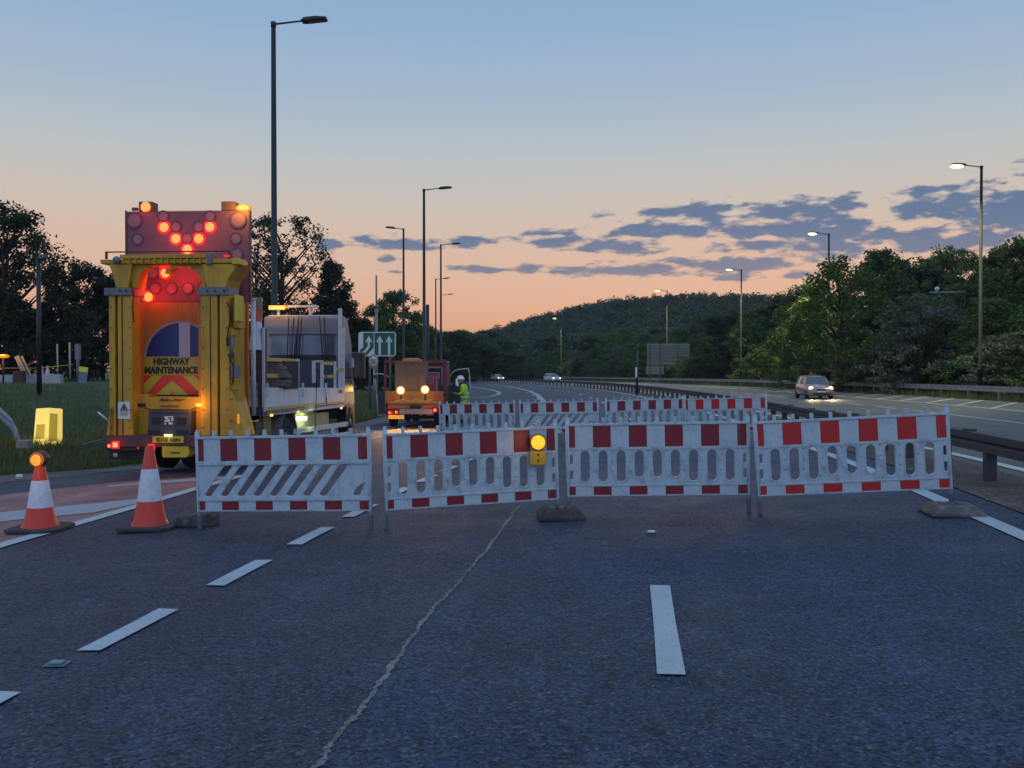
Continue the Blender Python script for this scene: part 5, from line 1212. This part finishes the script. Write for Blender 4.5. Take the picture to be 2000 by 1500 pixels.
jk = skin_obj('jacket', [bv[i] for i in (0,1,2,3,7,8,9,11,12,13)]+[(-.08,0,1.48)], [(0,1),(1,2),(2,3),(3,4),(4,5),(5,6),(3,7),(7,8),(8,9),(3,10)], [.17,.165,.175,.145,.085,.066,.052,.085,.066,.052,.08], HIVIS, PR)
tr = skin_obj('trousers', [bv[i] for i in (0,15,16,17,19,20,21)], [(0,1),(1,2),(2,3),(0,4),(4,5),(5,6)], [.155,.118,.085,.07,.118,.085,.07], HIVIS, PR)
b = MB()
for z, r_ in ((1.13,.188),(1.00,.185)): b.lathe([(r_,-.028),(r_+.004,-.02),(r_+.004,.02),(r_,.028)], n=24, c=(.015,0,z))
b.build('reflective_band', REFL, jk)
b = MB()
for s in (-.11,.12): b.lathe([(.092,-.025),(.092,.025)], n=16, c=(.0,s,.45))
b.build('reflective_band', REFL, tr)
b = MB(); b.lathe([(.10,-.03),(.115,.02),(.09,.06)], n=18, c=(-.07,0,1.50)); b.build('collar', DCLOTH, jk)
for s in (-.12,.13): b = MB(); b.box((-.17,s-.05,0),(.10,s+.05,.11)); b.build('boot', BLACK, PR, bevel=.03)
b = MB(); hc = (-.145,0,1.70); b.lathe([(.155,-.02),(.145,.0),(.135,.01),(.125,.06),(.085,.11),(0,.13)], n=24, c=hc); b.prism([(-.33,-.08),(-.26,-.11),(-.26,.11),(-.33,.08)], 2, 1.675, 1.69); hh_ = b.build('hard_hat', HELM, PR, bevel=.0); 
b = MB()
b.ball((-.235,0,1.60),.022,sz=1.3,n=8); b.ball((-.15,-.088,1.61),.025,n=8,sz=1.3,sy=.4); b.ball((-.15,.088,1.61),.025,n=8,sz=1.3,sy=.4); b.ball((-.20,0,1.54),.045,n=8); b.build('face', SKIN, PR)
b = MB(); b.ball((-.215,-.035,1.635),.012,n=8); b.ball((-.215,.035,1.635),.012,n=8); b.build('eye', BLACK, PR)
b = MB(); b.box((-.232,-.025,1.56),(-.222,.025,1.567)); b.build('mouth', mat('lip',(.25,.08,.07),.5), PR)
for s in (-1, 1):      # hands: palm with four fingers and a thumb closed on the tablet
    vs = [(-.30,s*.12,1.13)]; ed = []; rd = [.026]
    vs.append((-.345,s*.115,1.14)); ed.append((0,1)); rd.append(.030)
    for k in range(4):
        y = s*(.135-.02*k); i = len(vs); ln = (.9,1.05,1.0,.8)[k]
        vs += [(-.375,y,1.135),(-.405*1,y-s*.015,1.13-.01*ln),(-.415,y-s*.045*ln,1.135)]; ed += [(1,i),(i,i+1),(i+1,i+2)]; rd += [.010,.009,.008]
    i = len(vs); vs += [(-.345,s*.085,1.165),(-.37,s*.07,1.175)]; ed += [(1,i),(i,i+1)]; rd += [.011,.009]
    skin_obj('hand', vs, ed, rd, SKIN, PR, 1)
q = (gx-.42, gy, gz+1.14); b = MB(); b.box((-.09,-.13,-.008),(.09,.13,.008)); tb = b.build('tablet', mat('tablet_case',(.02,.02,.022),.4), loc=q, label='dark tablet held by the person in hi-vis', cat='tablet', bevel=.006); tb.rotation_euler = (0,.5,0)

# ================================================================== cars
def make_car(name, paint_, label, glow=True):
    r = empty(name, (0,0,0), 0, label, 'car', 'oncoming cars on the far carriageway')
    ST = [(-1.95,.60,.33,.52),(-1.90,.74,.24,.66),(-1.72,.83,.20,.78),(-1.35,.86,.19,.88),(-.92,.87,.19,.96),(0,.88,.19,1.0),(1.2,.87,.2,1.02),(1.72,.82,.24,1.0),(1.92,.74,.32,.9),(1.97,.62,.45,.78)]
    b = MB(); vs = []; K = 10
    for y, hw, zl, zt in ST:
        zm = (zl+zt)/2
        ring = [(-hw*.86,zl),(-hw*.98,zl+.1),(-hw*1.0,zm),(-hw*.97,zt-.10),(-hw*.86,zt),(hw*.86,zt),(hw*.97,zt-.10),(hw,zm),(hw*.98,zl+.1),(hw*.86,zl)]
        vs += [(x,y,z) for x,z in ring]
    b.add(vs, [(j*K+i, j*K+(i+1)%K, (j+1)*K+(i+1)%K, (j+1)*K+i) for j in range(len(ST)-1) for i in range(K)]+[tuple(range(K)), tuple(range((len(ST)-1)*K, len(ST)*K))], None, True); body_ = b.build('body', paint_, r)
    b = MB(); v = [(-.76,-1.0,.95),(.76,-1.0,.95),(.78,1.75,.98),(-.78,1.75,.98),(-.60,-.28,1.44),(.60,-.28,1.44),(.60,1.35,1.45),(-.60,1.35,1.45)]
    b.add(v, [(0,1,5,4),(1,2,6,5),(2,3,7,6),(3,0,4,7),(4,5,6,7)]); b.build('window_glass', GLASS, r, bevel=.03)
    b = MB(); b.add([(-.60,-.28,1.44),(.60,-.28,1.44),(.60,1.35,1.45),(-.60,1.35,1.45),(-.48,-.15,1.50),(.48,-.15,1.50),(.48,1.2,1.51),(-.48,1.2,1.51)], [(0,1,5,4),(1,2,6,5),(2,3,7,6),(3,0,4,7),(4,5,6,7),(3,2,1,0)], None, True)
    for s in (-1,1):
        for (p0_, p1_) in (((s*.76,-1.0,.95),(s*.60,-.28,1.45)),((s*.79,.25,.98),(s*.62,.35,1.45)),((s*.79,1.5,.98),(s*.61,1.25,1.45))): b.cyl(p0_, p1_, .035, n=6)
    b.build('roof', paint_, r)
    for s in (-1,1):
        b = MB(); b.box((s*.86,-.85,.98),(s*1.0,-.7,1.10)); b.build('door_mirror', paint_, r, bevel=.02)
        wheel(-1.25, s*.76, .31, r, .2); wheel(1.25, s*.76, .31, r, .2)
        b = MB(); b.ball((s*.62,-1.83,.70),.125,sy=.5,n=14); o = b.build('headlight', E_HEAD, r); b = MB(); b.ball((s*.62,-1.80,.70),.17,sy=.5,n=14,sz=.8); b.build('lamp_surround', E_HEADE, o)
    b = MB(); b.box((-.5,-1.97,.30),(.5,-1.93,.42)); b.build('lower_grille', BLACK, r, bevel=.01)
    b = MB(); b.box((-.30,-1.95,.56),(.30,-1.90,.66)); b.build('upper_grille', BLACK, r, bevel=.01)
    b = MB(); b.box((-.26,-1.985,.44),(.26,-1.965,.54)); b.build('number_plate', SWHITE, r)
    return r
car = make_car('car', mat('car_pearl',(.26,.17,.14),.25,coat=.8), 'small pale hatchback with headlights on, coming towards us on the far carriageway')
q = G(1589, 778); car.location = q; car.scale = (.9,.9,.9); car.rotation_euler = (0,0,math.radians(-5)); lamp('headlamp_beam','SPOT',(-.6,-2.1,.65),260,(1,.70,.32),.08,car,60,(math.radians(-62),0,0)); lamp('headlamp_beam','SPOT',(.6,-2.1,.65),260,(1,.70,.32),.08,car,60,(math.radians(-62),0,0))
p1 = mat('car_silver_white',(.55,.56,.58),.25,coat=.8)
for px, Y, rz, lab in ((972,185,math.radians(38),'distant silver car with headlights on at the far bend'),(1077,150,math.radians(42),'distant white car with headlights on, right of the silver one')):
    c = make_car('car', p1, lab); y = Y
    best = min(((abs(at(px,740,yy).x-OFF(yy,7.0)[0]), yy) for yy in range(90,240,2)))[1]
    x, yy = OFF(best, 7.0); c.location = (x, yy, ground(x, yy)); c.rotation_euler = (0,0,math.radians(14)-math.atan(EX(best+1)-EX(best)))
    lamp('headlamp_beam','SPOT',(0,-2.2,.7),150,(1,.7,.35),.08,c,60,(math.radians(-62),0,0))

# ================================================================== trees
def leaf_mesh(name, centers, radii, per, size, m, flat=.75, seed=1, up=.35):
    rng = np.random.default_rng(seed); n = len(centers)*per
    C = np.repeat(np.array(centers), per, 0); R = np.repeat(np.array(radii), per)
    d = rng.normal(size=(n,3)); d /= np.linalg.norm(d, axis=1)[:,None]; rad = R*(rng.random(n)**.45)
    P_ = C+d*rad[:,None]*np.array([1,1,flat])
    nrm = d*.6+rng.normal(size=(n,3))*.6+np.array([0,0,up]); nrm /= np.linalg.norm(nrm, axis=1)[:,None]
    t = np.cross(nrm, rng.normal(size=(n,3))); t /= np.linalg.norm(t, axis=1)[:,None]; u = np.cross(nrm, t)
    s = size*rng.uniform(.55,1.35,n)[:,None]
    V_ = np.stack([P_-t*s*.5, P_+u*s*.32, P_+t*s*.5, P_-u*s*.32], 1).reshape(-1,3)
    me = bpy.data.meshes.new(name); me.vertices.add(4*n); me.vertices.foreach_set('co', V_.astype(np.float32).ravel()); me.loops.add(4*n); me.loops.foreach_set('vertex_index', np.arange(4*n, dtype=np.int32))
    me.polygons.add(n); me.polygons.foreach_set('loop_start', np.arange(0,4*n,4,dtype=np.int32)); me.update(calc_edges=True); me.validate(); me.materials.append(m)
    return me
def tree_kind(seed, shape, m, clumps=85, per=75, size=.24, cr=(.45,.85), low=.18, width=.42, gap=0):
    """10 m tall tree. shape: function t -> relative half-width between low (0) and top (1)"""
    rng = random.Random(seed); cs = []; rs = []; lobes = [(rng.uniform(0,6.28), rng.uniform(0,1), rng.uniform(.12,.35)) for _ in range(6)]
    b = MB(); b.cyl((0,0,-.5),(0,0,3.2),.24,.17,8); b.cyl((0,0,3.2),(rng.uniform(-.3,.3),rng.uniform(-.3,.3),7.6),.17,.05,7)
    k = 0
    while k < clumps:
        t = rng.random()**.85; a = rng.uniform(0,6.28); w = shape(t)*width*10
        for la, lt, lw in lobes: w *= 1+lw*math.cos(a-la)*math.exp(-((t-lt)/.3)**2)
        r = w*math.sqrt(rng.uniform(.15,1.0)); z = 10*(low+(1-low)*t*.96)
        c = (r*math.cos(a), r*math.sin(a), z+rng.uniform(-.3,.3)); cs.append(c); rs.append(rng.uniform(*cr)); k += 1
        if k % 3 == 0:
            zz = max(1.5, z-r*.6-.8); b.cyl((0,0,zz),(c[0]*.55,c[1]*.55,zz+(z-zz)*.6),.07,.045,5,caps=False); b.cyl((c[0]*.55,c[1]*.55,zz+(z-zz)*.6),c,.045,.015,4,caps=False)
    tm = bpy.data.meshes.new('trunk'); tm.from_pydata(b.v, [], b.f); tm.materials.append(BARK)
    return tm, leaf_mesh('crown', cs, rs, per, size, m, seed=seed)
rnd = lambda t: math.sqrt(max(.04, 1-(2*t-1)**2))
dome = lambda t: math.sqrt(max(.03, 1-t**2.2))*(.75+.25*min(1,t*4))
cone_ = lambda t: max(.08, (1-t)**.8)*(.6+.4*min(1,t*5))
KINDS = {
 'round': [tree_kind(s, dome, LEAF, 130, 75, .26, low=.04, width=.42) for s in (1,2,3)],
 'dark': [tree_kind(s, dome, LEAFD, 130, 85, .27, low=.05, width=.45) for s in (11,12)],
 'yellow': [tree_kind(21, dome, LEAFY, 130, 75, .25, low=.03, width=.42)],
 'grey': [tree_kind(31, dome, LEAFG, 120, 70, .25, low=.02, width=.48)],
 'airy': [tree_kind(41, lambda t: rnd(min(1,t*.9+.08)), LEAFD, 150, 46, .19, (.35,.7), .12, .40)],
 'conifer': [tree_kind(51, cone_, LEAFD, 170, 110, .20, (.4,.7), .03, .32)],
 'oak': [tree_kind(61, dome, LEAFD, 190, 95, .20, (.45,.95), .06, .52)],
}
KINDS['tuft'] = [tree_kind(71, lambda t: rnd(min(1,t*.9+.08)), LEAF, 120, 85, .2, (.4,.75), .05, .42)]
def plant(x, y, h, kind, label, group=None, wide=1.0, i=0, name='tree'):
    tm, cm = KINDS[kind][i % len(KINDS[kind])]
    z = terrain(x, y); r = empty(name, (x, y, z), random.uniform(0,6.28), label, 'tree', group); s = h/10; r.scale = (s*wide, s*wide, s)
    for nm, me in (('trunk', tm), ('crown', cm)): o = bpy.data.objects.new(nm, me); COL.objects.link(o); o.parent = r
    return r
def plant_px(px, Y, topy, kind, label, group=None, wide=1.0, i=0):
    q = at(px, topy, Y); g = terrain(q.x, Y); return plant(q.x, Y, (q.z-g)*1.02, kind, label, group, wide, i)
# left background
plant_px(10, 68, 408, 'oak', 'large dark spreading tree at the far left edge, tallest on the left', wide=1.0)
for px, Y, ty, k, w in ((-60,70,440,'dark',1.0),(118,72,560,'dark',1.0),(170,68,512,'dark',.85),(228,70,535,'dark',1.0),(80,72,600,'dark',1.2),(290,74,580,'dark',.8),(350,76,600,'dark',1),(20,70,580,'dark',1.2),(420,78,600,'dark',1),(200,80,590,'dark',1.2)):
    plant_px(px, Y, ty, k, 'dark tree in the row behind the low wall and the yellow truck', 'dark trees behind the left verge', w, i=px % 2)
plant_px(548, 82, 418, 'airy', 'tall airy tree with sky showing through its leaves, behind the tallest lamp column', wide=.95)
plant_px(500, 84, 455, 'airy', 'airy tree close behind the signal board, left of the tallest lamp column', wide=.7)
plant_px(648, 84, 513, 'conifer', 'dense dark cone-shaped tree behind the truck cab', wide=1.15)
for px, Y, ty, k, w in ((590,88,605,'dark',1.0),(520,90,590,'dark',1.0),(700,86,625,'dark',1.0),(735,88,600,'round',.9),(768,90,572,'round',.9),(800,92,605,'round',.9),(668,95,620,'dark',1.2),(625,94,615,'dark',1.2)):
    plant_px(px, Y, ty, k, 'bushy tree in the clump between the white cab and the unlit lamp columns', 'trees behind the direction sign', w, i=px % 3)
for k in range(16):
    px = 690+k*17; Y = 125+k*6; plant_px(px, Y, 655+6*math.sin(k*2.1)-(8 if k % 3 == 0 else 0) if px > 830 else 640, 'dark' if k % 2 else 'round', 'dark tree in the belt at the foot of the hill, left of the bend', 'trees at the foot of the hill', 1.5, i=k)
# right bank
LAB_B = 'dense green tree on the bank behind the far guard rail'
GRP_B = 'trees on the bank beyond the far carriageway'
y = 24.0; k = 0
while y < 250:
    x, yy = OFF(y, 22.5+random.uniform(-.6,1.4)); hgt = random.uniform(5.6,7.4); kd = random.choice(['round','round','grey','round','dark'])
    plant(x, yy, hgt, kd, LAB_B, GRP_B, random.uniform(1.15,1.45), k)
    y += 4.6+y*.022; k += 1
y = 22.0
while y < 240:
    x, yy = OFF(y, 20.6+random.uniform(-.4,.6)); plant(x, yy, random.uniform(2.8,4.4), random.choice(['round','grey','round','dark']), 'low bushy tree at the foot of the bank behind the far guard rail', 'low bushes at the foot of the bank', random.uniform(1.5,1.9), k, 'bush'); y += 3.4+y*.02; k += 1
y = 22.0
while y < 260:
    x, yy = OFF(y, 29+random.uniform(-1.5,1.5)); plant(x, yy, random.uniform(7.0,9.2), random.choice(['round','dark','round']), LAB_B, GRP_B, random.uniform(1.1,1.35), k); y += 5.5+y*.028; k += 1
y = 30.0
while y < 260:
    x, yy = OFF(y, 37+random.uniform(-2,2)); plant(x, yy, random.uniform(7.5,9.5), random.choice(['round','dark']), LAB_B, GRP_B, random.uniform(1.1,1.35), k); y += 7+y*.03; k += 1
plant_px(1640, 66, 505, 'yellow', 'big yellow-green tree behind the oncoming pale hatchback', wide=1.05)
plant_px(1600, 74, 560, 'yellow', 'lower yellow-green tree just left of the big yellow-green one', wide=1.2)
plant_px(1800, 60, 575, 'grey', 'spreading grey-green hawthorn under the slim level arm', wide=1.3)
plant_px(1715, 78, 493, 'round', 'tall green tree between the big yellow-green tree and the grey-green hawthorn', wide=.9)
plant_px(1865, 84, 483, 'tuft', 'airy tree with separate leaf tufts against the clouds, left of the nearest lit lamp', wide=.9)
plant_px(1960, 70, 490, 'round', 'tall green tree right of the nearest lit lamp', wide=1.0)
plant_px(2010, 64, 470, 'round', 'tall green tree cut by the right edge of the photo', wide=1.0)
for px, Y, ty, k in ((1500,118,600,'round'),(1535,108,588,'round'),(1568,96,575,'dark'),(1590,86,560,'round'),(1745,92,505,'round'),(1785,88,522,'dark'),(1830,92,505,'round'),(1910,90,500,'round'),(1440,128,612,'dark'),(1400,135,618,'round')):
    plant_px(px, Y, ty, k, LAB_B, GRP_B, 1.3, px % 3)
# the wooded hill: a far-off wood that reads as one mass
rng = np.random.default_rng(5); cs = []; rs = []
while len(cs) < 21500:
    y = rng.uniform(205, 660); x = rng.uniform(-150, 330); o = offset_of(x, y)
    if o < 26 and y < 330: continue
    z = terrain(x, y); h = rng.uniform(6.2, 10.2) if y > 240 else rng.uniform(5, 8)
    for k in range(3):
        cs.append((x+rng.uniform(-2.2,2.2), y+rng.uniform(-2.2,2.2), z+h*(.35+.22*k))); rs.append(rng.uniform(2.5,3.7)*(1-.12*k))
me = leaf_mesh('woodland', cs, rs, 64, 1.05, LEAFH, flat=.8, seed=9, up=.5); o = bpy.data.objects.new('woodland', me); COL.objects.link(o)
tag(o, 'dense dark woodland covering the hill in the distance', 'woodland', kind='stuff')

# ---- evening haze: one closed box of thin even air round the camera and the scene
b = MB(); b.box((-500,-90,-6),(600,640,75)); hz = b.build('haze', kind='stuff', label='thin evening haze that softens the far wooded hill')
hm = bpy.data.materials.new('haze'); hm.use_nodes = True; ht = hm.node_tree; ht.nodes.clear()
hv = ht.nodes.new('ShaderNodeVolumePrincipled'); hv.inputs['Color'].default_value = (.80,.86,1,1); hv.inputs['Density'].default_value = .00016
ho = ht.nodes.new('ShaderNodeOutputMaterial'); ht.links.new(hv.outputs[0], ho.inputs['Volume']); hz.data.materials.clear(); hz.data.materials.append(hm)
